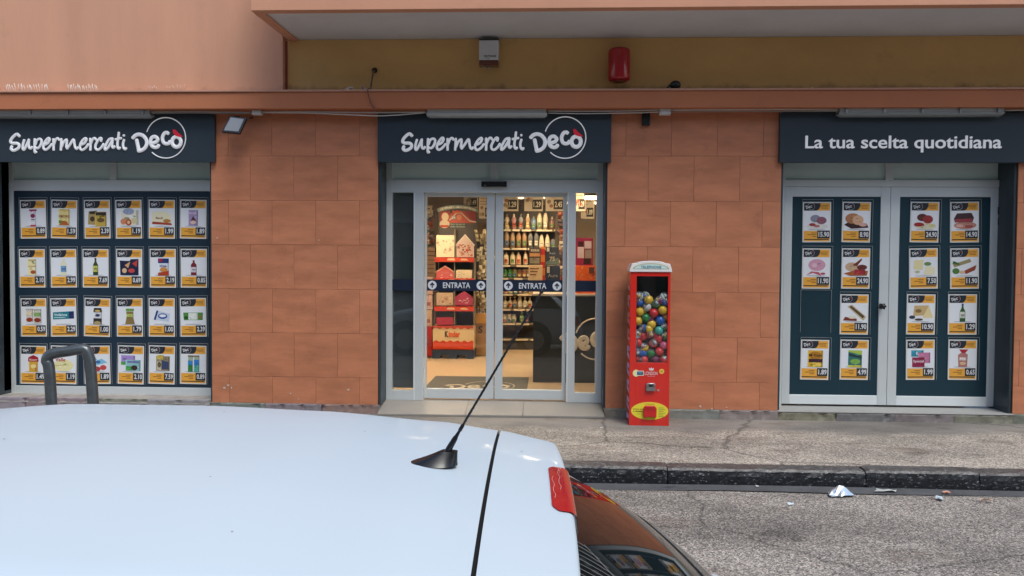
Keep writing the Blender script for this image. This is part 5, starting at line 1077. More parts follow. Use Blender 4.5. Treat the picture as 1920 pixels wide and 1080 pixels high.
for si, row in rowsB:
    nn = len(row)
    for i, (kd, c, l, px) in enumerate(row):
        x = P(px, 500, GY + .09)[0]; zz = shz[si]
        pos = 'leftmost' if i == 0 else ('rightmost' if i == nn - 1 else ORD[i] + ' from the left')
        bottle3(kd, c, l, x, zz, (pos + ' on the ' + SN[si] + ' shelf behind the right door, ' + KN[kd], 'bottles on the shelving unit'), 1.0)
# cartons promo stack in front of shelves
QY = 3.4
def carton(px0, py0, px1, py1, col, lab, extra=None, Y=QY, th=.3, name='product_box', cat='box'):
    x0, x1, z0, z1 = RC(px0, py0, px1, py1, Y); t = thing(name, lab, cat, ((x0 + x1) / 2, Y + th / 2, z0))
    b = MB(col); b.box(x0, x1, Y, Y + th, z0, z1); b.build('carton', M_PRINT, t, .004)
    b = MB(); extra and extra(b, x0, x1, z0, z1, Y - .002); b.build('print', M_PRINT, t) if b.v else None
    return t
def ex1(b, x0, x1, z0, z1, Y):
    w_ = x1 - x0; h = z1 - z0; b.rect(x0 + w_ * .05, x1 - w_ * .05, z0 + h * .5, z1 - h * .3, Y, (.6, .3, .14)); b.text('ROXXON', (x0 + x1) / 2, z1 - h * .14, h * .14, Y, (.7, .6, .5), w=w_ * .7, bold=.03, res=2); b.rect(x0 + w_ * .06, x1 - w_ * .1, z0 + h * .1, z0 + h * .42, Y, (.28, .26, .2)); b.text('EE', (x0 + x1) / 2, z0 + h * .36, h * .16, Y - .001, (.15, .05, .02), res=2)
def ex2(b, x0, x1, z0, z1, Y):
    w_ = x1 - x0; h = z1 - z0; b.rect(x0 + w_ * .08, x0 + w_ * .28, z1 - h * .26, z1 - h * .04, Y, (.55, .5, .42)); b.poly([(x0, z0), (x1, z0), (x1, z0 + h * .4), (x0, z0 + h * .15)], Y, (.14, .2, .18)); b.text('Aura', x0 + w_ * .5, z0 + h * .65, h * .12, Y - .001, (.5, .5, .5), res=2); b.text('75', x0 + w_ * .5, z0 + h * .32, h * .25, Y - .001, (.5, .42, .32), bold=.03, res=2)
carton(992, 465, 1014, 497, (.09, .07, .06), 'dark and orange carton, upper left of the stacked cartons by the shelves', ex1, Y=QY + .02)
carton(1023, 463, 1048, 496, (.035, .045, .07), 'navy carton marked 75, upper right of the stacked cartons', ex2, Y=QY + .02)
carton(1023, 498, 1050, 551, (.03, .045, .09), 'navy carton marked 75, lower right of the stacked cartons', ex2, Y=QY + .02)
carton(1014, 463, 1022, 524, (.7, .2, .04), 'narrow orange and red carton standing between the navy cartons', lambda b, x0, x1, z0, z1, Y: [b.rect(x0, x1, z1 - .12 - k * .2, z1 - .03 - k * .2, Y, (.5, .02, .02)) for k in range(3)], th=.1)
def ex3(b, x0, x1, z0, z1, Y):
    w_ = x1 - x0; h = z1 - z0
    for k in range(3): b.rect(x0 + w_ * .1, x0 + w_ * (.75 - .1 * k), z1 - h * (.14 + .1 * k), z1 - h * (.1 + .1 * k), Y, (.2, .06, .03))
    b.text('€ 12,52', (x0 + x1) / 2, z0 + h * .28, h * .17, Y, (.2, .06, .03), w=w_ * .62, bold=.02, res=2)
carton(991, 497, 1017, 553, (.68, .5, .3), 'cream offer sign reading € 12,52 among the stacked cartons', ex3, Y=QY - .03, th=.02, name='offer_sign', cat='sign')
# racks of hanging packets
def rack(px0, px1, pyt, pyb, Y, label, cols, n, seed, tall=.13):
    x0, x1, z0, z1 = RC(px0, pyt, px1, pyb, Y); rr = random.Random(seed)
    t = thing('packet_rack', label, 'rack', ((x0 + x1) / 2, Y, FZ))
    b = MB((.13, .11, .09)); b.box(x0, x1, Y + .1, Y + .13, FZ, z1); b.build('back_panel', M_MATTE, t)
    for i in range(n):
        x = rr.uniform(x0 + .02, x1 - .08); z = z0 + (z1 - z0) * (i + rr.random()) / n; c = rr.choice(cols); l = rr.uniform(-.03, .03)
        w_ = rr.uniform(.05, .1); h = rr.uniform(.6, 1) * tall
        b = MB(c); yy = Y + .05 - rr.uniform(0, .1); b.add([(x, yy, z), (x + w_, yy + .01, z), (x + w_ + l, yy, z + h), (x + l, yy, z + h), (x + w_ / 2, yy - .03, z + h / 2)], [(0, 1, 4), (1, 2, 4), (2, 3, 4), (3, 0, 4)])
        b.rect(x + l * .5 + .01, x + w_ - .01, z + h * .3, z + h * .55, yy - .032, tuple(v * .4 for v in c)); b.build('packet', M_PRINT, t)
CL1 = [(.7, .6, .42), (.72, .66, .5), (.5, .42, .3), (.65, .55, .35), (.35, .3, .2)]
rack(889, 925, 440, 602, 4.6, 'rack of cream packets to the right of the advent display', CL1, 46, 3, .17)
rack(1041, 1061, 400, 540, 4.5, 'narrow rack of red and cream packets at the right end of the bottle shelves', [(.6, .45, .32), (.5, .12, .06), (.65, .55, .42), (.15, .1, .1), (.55, .3, .2)], 44, 5, .12)
rack(793, 815, 395, 462, 4.9, 'rack of small red and white packets at the left edge behind the left door', [(.6, .5, .36), (.4, .1, .06), (.12, .1, .1), (.6, .55, .45)], 22, 8, .12)
# wood slat crate column and boxes at the left
x0, x1, z0, z1 = RC(793, 463, 815, 520, 4.7); t = thing('slatted_crate', 'brown slatted wooden crate at the left edge behind the left door', 'crate', ((x0 + x1) / 2, 4.8, z0))
for i in range(7):
    h = (z1 - z0) / 7; b = MB((.24, .14, .085)); b.box(x0, x1, 4.7, 4.72, z0 + i * h + .006, z0 + (i + 1) * h - .006); b.build('slat', M_MATTE, t, .002)
b = MB((.06, .04, .03)); b.box(x0, x1, 4.725, 5.1, z0, z1); b.build('inner_box', M_MATTE, t)
for i, (a, c, d_, e_, col, lab) in enumerate(((793, 520, 812, 552, (.55, .36, .32), 'pale pink carton below the slatted crate, topmost of three'), (793, 553, 811, 580, (.62, .42, .4), 'pale pink carton, middle of the three at the left edge'), (793, 581, 810, 612, (.6, .42, .3), 'cream pink carton, lowest of the three at the left edge'))):
    carton(a, c, d_, e_, col, lab, lambda b, x0, x1, z0, z1, Y: b.rect(x0 + .03, x1 - .03, z0 + .06, z0 + .12, Y, (.35, .12, .14)), Y=4.3, th=.3)
carton(793, 613, 810, 668, (.42, .02, .02), 'deep red carton on the floor left of the advent display', lambda b, x0, x1, z0, z1, Y: b.ell((x0 + x1) / 2, (z0 + z1) / 2, .04, .08, Y, (.3, .05, .05), 10), Y=4.25, th=.3)
# cardboard display with S
def exS(b, x0, x1, z0, z1, Y): b.text('S', x0 + (x1 - x0) * .55, z1 - .16, .12, Y, (.05, .04, .03), bold=.03)
carton(887, 600, 912, 667, (.36, .22, .11), 'brown cardboard carton with letter S right of the advent display', exS, Y=4.55, th=.4)
carton(889, 588, 915, 606, (.5, .26, .04), 'yellow ochre carton edge lying on the brown cardboard carton', None, Y=4.5, th=.4)
for i, px in enumerate((893, 898, 903)):
    x0, x1, z0, z1 = RC(px, 548, px + 2.5, 588, 4.6); b = MB((.3, .18, .1)); b.box(x0, x1, 4.6, 4.64, z0, z1); tag(b.build('display_post', M_MATTE, None, loc=(x0, 4.6, z0)), 'thin brown post above the ochre carton, ' + ['leftmost', 'middle', 'rightmost'][i] + ' of three', 'post', 'thin posts by the advent display')
# advent display
KY = 4.2
x0, x1, z0, z1 = RC(815, 380, 890, 668, KY)
t = thing('advent_display', 'tall cardboard advent calendar display with red shelves behind the left door', 'display stand', ((x0 + x1) / 2, KY + .2, FZ))
KW = x1 - x0; kx_ = lambda px: P(px, 500, KY)[0]; kz_ = lambda py: P(850, py, KY)[1]
b = MB((.085, .075, .075)); xc_ = (kx_(817) + kx_(890)) / 2; hw_ = (kx_(890) - kx_(817)) / 2
b.prism([(kx_(817), FZ + .1), (kx_(890), FZ + .1), (kx_(890), kz_(398))] + [(xc_ + hw_ * math.cos(a), kz_(398) + .17 * math.sin(a)) for a in [math.pi * i / 12 for i in range(1, 12)]] + [(kx_(817), kz_(398))], KY + .36, KY + .38); b.build('back_board', M_PRINT, t)
b = MB(); Yb = KY + .355
b.rect(kx_(819), kx_(888), kz_(412), kz_(393), Yb, (.3, .03, .02)); b.poly([(kx_(819), kz_(416)), (kx_(888), kz_(416)), (kx_(860), kz_(393)), (kx_(848), kz_(393))], Yb - .002, (.45, .07, .03))
b.tube([(kx_(838), Yb - .004, kz_(410)), (kx_(851), Yb - .004, kz_(397)), (kx_(860), Yb - .004, kz_(397)), (kx_(876), Yb - .004, kz_(412)), (kx_(888), Yb - .004, kz_(414))], .012, (.62, .5, .4), 5, .003)
b.ell(kx_(829), kz_(404), .06, .07, Yb - .006, (.66, .52, .34), 16); b.ell(kx_(828), kz_(418), .085, .07, Yb - .004, (.62, .5, .34), 16); b.rect(kx_(820), kx_(836), kz_(424), kz_(420), Yb - .008, (.5, .04, .02)); b.ell(kx_(856), kz_(405), .045, .045, Yb - .004, (.55, .2, .1), 12)
b.rect(kx_(841), kx_(850), kz_(409), kz_(402), Yb - .005, (.14, .17, .19)); b.text('24', kx_(845.5), kz_(405.5), .045, Yb - .007, (.75, .7, .6), bold=.03, res=2)
b.rect(kx_(838), kx_(868), kz_(425), kz_(416), Yb - .005, (.05, .09, .09)); b.text('Apri la porta', kx_(853), kz_(418.5), .03, Yb - .007, (.62, .6, .5), w=.25, res=2); b.text('della fantasia', kx_(853), kz_(422.7), .028, Yb - .007, (.62, .6, .5), w=.25, res=2)
b.build('header_print', M_PRINT, t)
# arched banner with its words
b = MB(); R_ = .95; aw = .345
pa = [(xc_ + R_ * math.sin(a), kz_(385) - R_ + R_ * math.cos(a)) for a in [aw * (i / 8 - 1) for i in range(17)]]
b.tube([(p[0], Yb - .012, p[1]) for p in pa], .036, (.30, .34, .31), 8, .006)
s_ = "Calendari dell'Avvento"
for i, chx in enumerate(s_):
    if chx == ' ': continue
    a = aw * .92 * ((i + .5) / len(s_) * 2 - 1); b.text(chx, xc_ + R_ * math.sin(a), kz_(385) - R_ + R_ * math.cos(a), .036 if chx not in "'" else .015, Yb - .02, (.8, .76, .66), bold=.02, res=2)
b.text('K', kx_(842), kz_(394), .055, Yb - .02, (.02, .015, .01), bold=.04, res=2); b.text('inder', kx_(852), kz_(394), .055, Yb - .02, (.7, .1, .02), bold=.04, res=2); b.build('banner', M_PRINT, t)
def kshelf(py, name='shelf_tray'):
    z = kz_(py); b = MB((.55, .05, .025)); x0, x1 = kx_(815), kx_(889); b.box(x0, x1, KY, KY + .355, z, z + .012, (.3, .2, .15)); n = 12
    top = [(x1 - (x1 - x0) * i / 24, z + .012 + .014 * abs(math.sin(i * 1.1))) for i in range(25)]
    b.prism([(x0, z - .055), (x1, z - .055)] + top, KY - .012, KY - .002); b.prism([(x0 + .2, z - .028), (x0 + .34, z - .03), (x0 + .32, z + .005), (x0 + .22, z + .002)], KY - .016, KY - .013, (.7, .5, .3)); b.prism([(x0 + .42, z - .028), (x0 + .56, z - .03), (x0 + .52, z + .002), (x0 + .44, z + .002)], KY - .016, KY - .013, (.7, .45, .3)); b.build(name, M_PRINT, t)
kshelf(485); kshelf(577); kshelf(524)
b = MB((.22, .18, .14)); b.box(kx_(851.5), kx_(853), KY + .01, KY + .35, kz_(610), kz_(430)); b.box(kx_(815), kx_(816), KY + .01, KY + .35, kz_(610), kz_(485)); b.box(kx_(888), kx_(889), KY + .01, KY + .35, kz_(610), kz_(485)); b.build('divider', M_PRINT, t)
# base box
x0, x1, z0, z1 = RC(812, 612, 888, 655, KY); b = MB((.70, .55, .34)); b.box(x0, x1, KY - .03, KY + .34, z0, z1)
b.box(x0 - .001, x1 + .001, KY - .034, KY - .0305, z0, z0 + (z1 - z0) * .32, (.62, .06, .02)); wv = [(x1 - (x1 - x0) * i / 40, z0 + (z1 - z0) * .36 + .016 * math.sin(i * .9)) for i in range(41)]; b.prism([(x0, z0 + .02), (x1, z0 + .02)] + wv, KY - .038, KY - .0345, (.62, .06, .02))
wv = [(x1 - (x1 - x0) * i / 40, z1 - .03 + .012 * math.sin(i * .9)) for i in range(41)]; b.prism([(x0, z1 + .012), (x0 + .0, z1 - .02)] + wv[::-1] + [(x1, z1 + .012)], KY - .038, KY - .0345, (.5, .06, .03))
b.text('K', kx_(838.5), kz_(626), .10, KY - .04, (.02, .015, .01), bold=.05, w=.06); b.text('inder', kx_(853), kz_(626), .095, KY - .04, (.65, .1, .02), bold=.05, w=.19); b.build('base_box', M_PRINT, t)
x0, x1, z0, z1 = RC(811, 656, 889, 668, KY); b = MB((.02, .04, .09)); b.box(x0, x1, KY - .05, KY + .36, FZ + .06, z1); [b.box(x0 + (x1 - x0) * a, x0 + (x1 - x0) * (a + .18), KY - .05, KY + .36, FZ + .001, FZ + .06) for a in (0, .41, .82)]; b.build('pallet', M_MATTE, t)
# calendars standing on it
def dots(n, cols, seed, m=.15):
    def f(b, x0, x1, z0, z1, Y):
        rr = random.Random(seed); w_ = x1 - x0; h = z1 - z0
        for i in range(n): b.ell(x0 + w_ * rr.uniform(m, 1 - m), z0 + h * rr.uniform(.1, .8), w_ * rr.uniform(.03, .09), h * rr.uniform(.02, .07), Y - i * .0002, rr.choice(cols), 7)
    return f
def gable(px0, pyt, px1, pyb, col, lab, fn, roof, Y=KY + .04):
    x0, x1, z0, z1 = RC(px0, pyt, px1, pyb, Y); t = thing('advent_calendar', lab, 'calendar box', ((x0 + x1) / 2, Y + .03, z0)); h = z1 - z0; xm = (x0 + x1) / 2
    b = MB(col); b.prism([(x0, z0), (x1, z0), (x1, z0 + h * .55), (xm, z1), (x0, z0 + h * .55)], Y, Y + .06); b.build('carton', M_PRINT, t, .003)
    b = MB(); fn(b, x0, x1, z0, z0 + h * .7, Y - .002); b.tube([(x0 - .005, Y - .004, z0 + h * .53), (xm, Y - .004, z1 - .005), (x1 + .005, Y - .004, z0 + h * .53)], .014, roof, 5, .004); b.build('print', M_PRINT, t)
RD = [(.5, .06, .03), (.2, .05, .03), (.45, .15, .1)]
carton(818, 441, 854, 482, (.75, .68, .5), 'large cream advent calendar box on the upper red shelf', dots(26, [(.6, .5, .35), (.7, .6, .45), (.45, .35, .25)], 1, .08), Y=KY + .04, th=.06, name='advent_calendar', cat='calendar box')
gable(856, 440, 888, 482, (.6, .46, .42), 'house shaped white advent calendar with red figures on the upper red shelf', dots(34, RD, 2, .1), (.7, .6, .55))
gable(818, 499, 851, 524, (.6, .12, .13), 'house shaped pink advent calendar on the second shelf', dots(14, [(.7, .5, .5), (.55, .2, .2)], 3), (.66, .3, .25))
carton(855, 506, 885, 524, (.72, .62, .46), 'white advent calendar box on the second shelf, right half', dots(14, [(.5, .4, .3), (.6, .5, .4)], 4), Y=KY + .04, th=.06, name='advent_calendar', cat='calendar box')
carton(818, 549, 850, 573, (.55, .4, .3), 'brown and cream advent calendar just under the entrance band', dots(20, [(.4, .15, .08), (.65, .5, .4), (.2, .1, .06)], 5), Y=KY + .04, th=.06, name='advent_calendar', cat='calendar box')
gable(853, 547, 887, 573, (.42, .06, .14), 'magenta advent calendar with rounded top just under the entrance band', dots(10, [(.6, .4, .45), (.65, .5, .5)], 6, .2), (.42, .06, .14))
carton(818, 581, 850, 594, (.04, .045, .06), 'dark upper calendar box on the lowest shelf', None, Y=KY + .05, th=.06, name='advent_calendar', cat='calendar box')
carton(818, 595, 850, 609, (.4, .03, .07), 'magenta calendar box lying on the base of the display', None, Y=KY + .03, th=.08, name='advent_calendar', cat='calendar box')
# ------------------------------------------------------------------ the parked white car
u_a = RAD(1.3); rt = (math.cos(RAD(CAM_YAW)), math.sin(RAD(CAM_YAW))); fw = (-rt[1], rt[0])
carx = .11 * rt[0] + 1.435 * fw[0]; cary = -CAM_D + .11 * rt[1] + 1.435 * fw[1]
car = thing('parked_car', 'white hatchback parked at the kerb with its roof and tinted rear window in view', 'car', (carx, cary, RZ), u_a)
CW = (.55, .635, .69)
def interp(t_, x):
    if x <= t_[0][0]: return t_[0][1]
    for (a, p), (c, q) in zip(t_, t_[1:]):
        if x <= c: k = (x - a) / (c - a); k = k * k * (3 - 2 * k) * .5 + k * .5; return p + (q - p) * k
    return t_[-1][1]
ZC = [(-1.85, 1.385), (-1.6, 1.425), (-1.25, 1.448), (-.9, 1.447), (-.6, 1.436), (-.3, 1.414), (-.15, 1.394), (0, 1.366)]
HW = [(-1.85, .50), (-1.7, .545), (-1.2, .585), (-.6, .585), (-.3, .575), (-.15, .57), (-.05, .56), (0, .55)]
def roofz(x, y):
    hw = interp(HW, x); q = abs(y) / hw
    return interp(ZC, x) - .038 * q ** 2.2 - (.10 * max(0, q - .9) ** 1.5 * 8 if q > .9 else 0)
def roofpanel(name, xa, xb, nx, parent, yfn=None):
    b = MB(CW)
    def fn(u, v):
        x = xa(v) + (xb(v) - xa(v)) * u if callable(xa) else xa + (xb - xa) * u
        hw = interp(HW, x); s_ = (v - .5) * 2; y = s_ * hw * 1.03
        return (x, y, roofz(x, y))
    b.grid(fn, nx, 44); return b.build(name, M_CAR, parent, local=True)
roof = roofpanel('roof', -1.85, -.153, 40, car)
# tailgate with spoiler: top surface, rounded trailing edge, return
b = MB(CW)
def xe(y):                 # plan curve of the trailing edge
    q = abs(y) / .545; return -.012 * q ** 2 - (1.6 * max(0, q - .9) ** 1.7)
def gate(u, v):
    s_ = (v - .5) * 2; k = u * 1.0
    y = s_ * .545
    x1 = xe(y)
    if k <= .6:
        kk = k / .6; x = -.146 + (x1 - .012 + .146) * kk; y = s_ * interp(HW, x) * (1.03 - .03 * kk); return (x, y, roofz(x, y))
    a = (k - .6) / .4 * math.pi * .62; rr2 = .016
    x = x1 - .012 + rr2 * math.sin(a); y = s_ * (.545 - .03 * (k - .6)); z = roofz(x1 - .012, y) - rr2 * (1 - math.cos(a)) - (.035 * max(0, (k - .8) / .2))
    return (x, y, z)
b.grid(gate, 26, 60); tg = b.build('tailgate', M_CAR, car, local=True)
b = MB((.006, .006, .007)); b.grid(lambda u, v: (-.158 + .018 * u, (v - .5) * 1.12, roofz(-.15, (v - .5) * 1.12) - .009), 2, 30); b.build('roof_seam', M_RUB, car, local=True)
b = MB((.012, .012, .013))    # underside of spoiler back to the glass
b.grid(lambda u, v: (xe((v - .5) * 1.04) + .004 - .05 * u, (v - .5) * 1.04, roofz(-.02, (v - .5) * 1.04) - .052 - .012 * u), 3, 24, flip=True); b.build('spoiler_underside', M_DARK, tg, local=True)
b = MB((.06, .05, .045)); rr = random.Random(5)
for k_ in range(7):
    x_, y_ = rr.uniform(-1.1, -.03), rr.uniform(-.4, .45); a_ = .0012 * rr.uniform(.6, 1.4)
    b.add([(x_ + a_ * math.cos(t_) * 1.8, y_ + a_ * math.sin(t_), roofz(x_, y_) + .0008) for t_ in (0, 1, 2, 3, 4, 5)], [tuple(range(6))])
b.build('dirt_speck', M_RUB, car, local=True)
# third brake light
b = MB((.55, .02, .025))
def bl(u, v):
    y = (v - .5) * .285; e_ = abs(v - .5) * 2
    x1 = xe(y); inset = .012 * max(0, e_ - .88) * 8
    if u < .5: x = x1 - .036 + inset + (.026 - inset) * (u / .5); return (x, y, roofz(x, y) + .0022)
    a = (u - .5) / .5 * math.pi * .6; return (x1 - .010 + .018 * math.sin(a), y, roofz(x1 - .012, y) + .0022 - .018 * (1 - math.cos(a)) - .022 * max(0, (u - .8) / .2))
b.grid(bl, 14, 24); br = b.build('brake_light', M_RED, car, local=True)
b = MB((.7, .35, .28))
for k_, yo in ((0, -.08), (1, -.03)):
    b.tube([(xe(0) - .030 + .012 * k_ + .002 * math.sin(j * 1.9), yo + j * .02, roofz(-.03, yo + j * .02) + .0028) for j in range(8)], .0006, n=4)
b.build('lens_mark', M_PRINT, br, local=True)
# rear glass
b = MB((.006, .008, .0085))
def rg(u, v):
    t_ = (v - .5) * 2; s_ = u
    x = -.035 + (.485 + .035) * s_ + .03 * math.sin(math.pi * s_) * .6 - .045 * t_ * t_; y = t_ * (.49 + .13 * s_); z = 1.322 + (.955 - 1.322) * s_ + .024 * math.sin(math.pi * s_) - .018 * t_ ** 2
    return (x, y, z)
b.grid(rg, 20, 28); rgl = b.build('rear_window', M_CGLASS, car, local=True)
b = MB((.16, .16, .16))
def rgo(u, v, o_=.0012):
    p = rg(u, v); return (p[0] + o_ * .6, p[1], p[2] + o_)
for i in range(16):
    v_ = .13 + i * .018; s1_ = .08 + .34 * (1 - i / 16) ** .8; b.tube([rgo(.035 + (s1_ - .035) * j / 5, v_ + .006 * math.sin(j * .7)) for j in range(6)], .0006, n=4)
b.tube([rgo(.10 + .34 * (1 - j / 8), .12 + j * .036) for j in range(9)], .0011, n=4); b.build('railing_reflection', M_PRINT, rgl, local=True)  # pale lines drawn on the glass as a reflection of balcony railings
b = MB((.01, .01, .01)); b.lathe([(.022, 0), (.018, .02), (0, .024)], (.46, 0, .975), 12); b.tube([(.47, 0, .995), (.40, -.2, 1.03), (.34, -.4, 1.06)], .008, n=6); b.build('rear_wiper', M_DARK, car, local=True)
# side glass and windscreen
for sgn in (-1, 1):
    b = MB((.008, .01, .011))
    b.grid(lambda u, v: ((-1.74 + 1.66 * u) * (1 - v) + (-2.32 + 2.6 * u) * v, sgn * (interp(HW, -1.74 + 1.66 * u) * 1.02 * (1 - v) + (.80 + .02 * math.sin(math.pi * u)) * v), 1.33 * (1 - v) + .93 * v + (.02 * math.sin(math.pi * u) * (1 - v))), 18, 6, flip=sgn > 0)
    b.build('side_window', M_CGLASS, car, local=True)
    b = MB(CW)
    b.grid(lambda u, v: (rg(v, 1)[0] * (1 - u) + ((-.10) * (1 - v) + .30 * v) * u, sgn * (rg(v, 1)[1] * (1 - u) + ((.53) * (1 - v) + .82 * v) * u + .02 * math.sin(math.pi * u)), rg(v, 1)[2] * (1 - u) + (1.33 * (1 - v) + .93 * v) * u), 5, 10, flip=sgn < 0)
    b.build('rear_pillar', M_CAR, car, local=True)
    b = MB(CW); b.tube([(-2.32, sgn * .79, .93), (-1.74, sgn * .535, 1.33), (-1.2, sgn * .592, 1.345), (-.5, sgn * .592, 1.335), (-.12, sgn * .55, 1.30)], .016, n=8); b.build('roof_rail', M_CAR, car, local=True)
b = MB((.008, .01, .011)); b.grid(lambda u, v: (-2.4 + .56 * u - .1 * (1 - (2 * v - 1) ** 2), (v - .5) * 2 * (.78 - .26 * u), .93 + .45 * u), 8, 14); b.build('windscreen', M_CGLASS, car, local=True)
# lower body shell
ST = [(-3.40, .55, .50, .62), (-3.34, .72, .40, .70), (-3.15, .80, .26, .80), (-2.8, .845, .22, .87), (-2.42, .855, .2, .935), (-1.6, .86, .2, .93), (-.6, .86, .2, .935), (.2, .85, .22, .94), (.46, .80, .24, .93), (.58, .74, .28, .84), (.67, .70, .32, .66), (.70, .66, .36, .52)]
b = MB(CW); sec = []
for x, hw, zb_, zt_ in ST:
    h = zt_ - zb_; half = [(0, zb_), (hw * .8, zb_), (hw * .97, zb_ + h * .12), (hw, zb_ + h * .4), (hw, zb_ + h * .68), (hw * .975, zb_ + h * .88), (hw * .93, zb_ + h * .97), (hw * .7, zt_), (hw * .35, zt_ + .012), (0, zt_ + .016)]
    sec.append([(x, y, z) for y, z in half] + [(x, -y, z) for y, z in half[-2:0:-1]])
m_ = len(sec[0]); vs = [p for s_ in sec for p in s_]
b.add(vs, [(j * m_ + i, j * m_ + (i + 1) % m_, (j + 1) * m_ + (i + 1) % m_, (j + 1) * m_ + i) for j in range(len(sec) - 1) for i in range(m_)], None, True)
b.add(sec[0], [tuple(range(m_))[::-1]]); b.add(sec[-1], [tuple(range(m_))]); body = b.build('body', M_CAR, car, local=True)
for sgn in (-1, 1):
    for wx in (-2.78, -.25):
        b = MB((.008, .008, .008)); b.lathe([(.33, -.004), (.355, .002), (.355, .006), (0, .006)] if 0 else [(.35, -.01), (.35, .008), (.0, .009)], (wx, sgn * .858, .33), 28, ax='y', sy=1); b.build('wheel_arch', M_RUB, body, local=True)
        b = MB((.012, .012, .013)); pr = [(.19, -.1), (.27, -.1), (.305, -.075), (.31, 0), (.305, .075), (.27, .1), (.19, .1)]; b.lathe(pr, (wx, sgn * .80, .31), 30, ax='y'); wh = b.build('wheel', M_RUB, car, local=True)
        b = MB((.45, .46, .48)); yy = sgn * .905
        b.lathe([(.195, -.01), (.19, .01)] if 0 else [(.198, -.008), (.198, .006)], (wx, yy, .31), 28, ax='y')
        b.add([(wx + r2 * math.cos(a + da), yy + sgn * .008, .31 + r2 * math.sin(a + da)) for a in [k2 * 2 * math.pi / 5 for k2 in range(5)] for r2, da in ((.04, -.5), (.19, -.12), (.19, .12), (.04, .5))], [(4 * k2, 4 * k2 + 1, 4 * k2 + 2, 4 * k2 + 3) for k2 in range(5)])
        b.build('rim', M_METAL, wh, local=True)
    b = MB((.5, .03, .03)); b.add([(.52, sgn * .792, .80), (.62, sgn * .735, .78), (.68, sgn * .705, .60), (.55, sgn * .795, .60)], [(0, 1, 2, 3) if sgn > 0 else (3, 2, 1, 0)]); b.build('tail_light', M_RED, car, local=True)
    b = MB((.55, .58, .6)); b.add([(-3.30, sgn * .55, .735), (-2.98, sgn * .79, .80), (-3.05, sgn * .825, .68), (-3.37, sgn * .62, .62)], [(0, 1, 2, 3) if sgn > 0 else (3, 2, 1, 0)]); b.build('headlight', M_GLOSS, car, local=True)
    b = MB(CW); b.sphere((-2.05, sgn * .93, .98), .1, n=12, m=8, sc=(.7, .9, .65)); b.build('wing_mirror', M_CAR, car, local=True)
    b = MB((.01, .01, .01)); b.tube([(-1.1, sgn * .862, .30), (-1.1, sgn * .864, .6), (-1.1, sgn * .862, .9)], .003, n=4); b.build('door_gap', M_RUB, body, local=True)
    b = MB(CW); b.tube([(-1.0, sgn * .868, .78), (-.9, sgn * .89, .785), (-.82, sgn * .868, .78)], .012, n=6); b.build('door_handle', M_CAR, car, local=True)
# antenna
ax_ = -.260
b = MB((.008, .009, .011)); zt0 = roofz(ax_, 0)
def fin(u, v):
    a = 2 * math.pi * u; L0 = .049; k = v
    sx = L0 * (1 - .42 * k ** 1.5); sy = .030 * (1 - .62 * k ** .9); cxx = .010 * k + .012 * k * k
    e = max(-1, min(1, math.cos(a))); bx_ = (abs(e) ** .8) * (1 if e > 0 else -1)
    zz = .026 * k * (1 - .55 * max(0, -bx_) ** 1.2)
    return (ax_ + cxx + sx * bx_, sy * math.sin(a), zt0 - .001 + zz)
b.grid(fin, 28, 8, flip=False); b.add([fin(i / 28, 1) for i in range(28)], [tuple(range(28))], None, True); an = b.build('antenna', M_DARK, car, local=True)
b = MB((.02, .021, .022)); b.grid(lambda u, v: (ax_ + (.050 + .002 * v) * math.cos(2 * math.pi * u) * (1 - .04 * v), (.024 + .002 * v) * math.sin(2 * math.pi * u), zt0 + .003 - .005 * v), 28, 2, flip=True); b.build('gasket', M_RUB, an, local=True)
wb = Vector((ax_ + .030, 0, zt0 + .022)); wt = None
tipc = (.055, 1.44, CAM_H + .05 * -1)
dpx = (CR @ Vector(((1015 - 960) / FPX, -(548 - 540) / FPX, -1))); tt = (1.44) / (dpx.dot(Vector((fw[0], fw[1], 0)))); tw = CO + dpx * tt
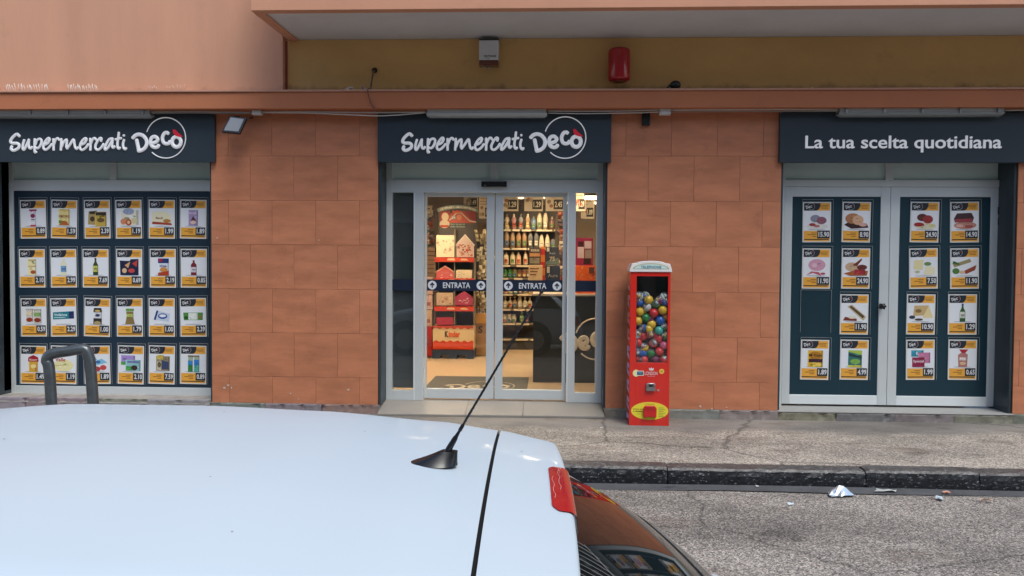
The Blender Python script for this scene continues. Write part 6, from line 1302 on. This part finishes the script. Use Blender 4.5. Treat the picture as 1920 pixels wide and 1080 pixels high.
Mi = (Matrix.Translation((carx, cary, RZ)) @ Matrix.Rotation(u_a, 4, 'Z')).inverted(); wt = Mi @ tw
dv = wt - wb
b = MB((.008, .008, .01)); L = lambda k: wb + dv * k
b.tube([L(-.01), L(.03), L(.09), L(.10), L(.13)], [.0062, .0062, .0050, .0038, .0028], n=10); b.tube([L(.14), L(.17), L(.175)], [.0038, .0036, .0024], n=10); b.tube([L(.12), L(.6), L(1)], [.0024, .0021, .0019], n=8)
b.lathe([(0, -.003), (.0038, -.002), (.0038, .004), (0, .006)], tuple(wt), 8); wh_ = b.build('antenna_whip', M_DARK, an, local=True)
b = MB((.008, .008, .01)); n_ = 260; s1 = dv.cross(Vector((0, 1, 0))).normalized(); s2 = dv.cross(s1).normalized()
b.tube([L(.16 + .83 * i / n_) + (s1 * math.cos(i * .75) + s2 * math.sin(i * .75)) * .0020 for i in range(n_)], .0009, n=4); b.build('whip_coil', M_DARK, an, local=True)
# ------------------------------------------------------------------ the street side behind the camera (seen mirrored in glass and paint)
t = thing('apartment_building', 'plain pale apartment block with balconies across the street, seen only in reflections', 'building', (0, -18, RZ))
b = MB((.42, .36, .29)); b.box(-22, 22, -21, -18, RZ, 10.6); ab = b.build('wall', M_PLAST, t)
wm = None
for fl_ in range(3):
    for i in range(13):
        x = -19 + i * 2.9; z = RZ + .9 + fl_ * 3.3
        if wm is None:
            b = MB((.08, .1, .11)); b.box(0, 1.2, 0, .015, 0, 1.5); o = b.build('window', M_CGLASS, t, local=True); wm = o.data
            b = MB((.12, .2, .13)); [b.box(-.6 + s_ * 1.85, -.05 + s_ * 1.85, .02, .06, 0, 1.5) for s_ in (0, 1)]; h_ = b.build('shutter', M_MATTE, o, local=True); hm = h_.data
        else: o = link('window', wm, t); link('shutter', hm, o)
        o.location = (x, .001, z - RZ)
b = MB((.5, .48, .45)); [b.box(-20, 20, -18, -17, RZ + 3.2 + k_ * 3.3, RZ + 3.32 + k_ * 3.3) for k_ in (0, 1)]; b.build('balcony', M_PLAST, t)
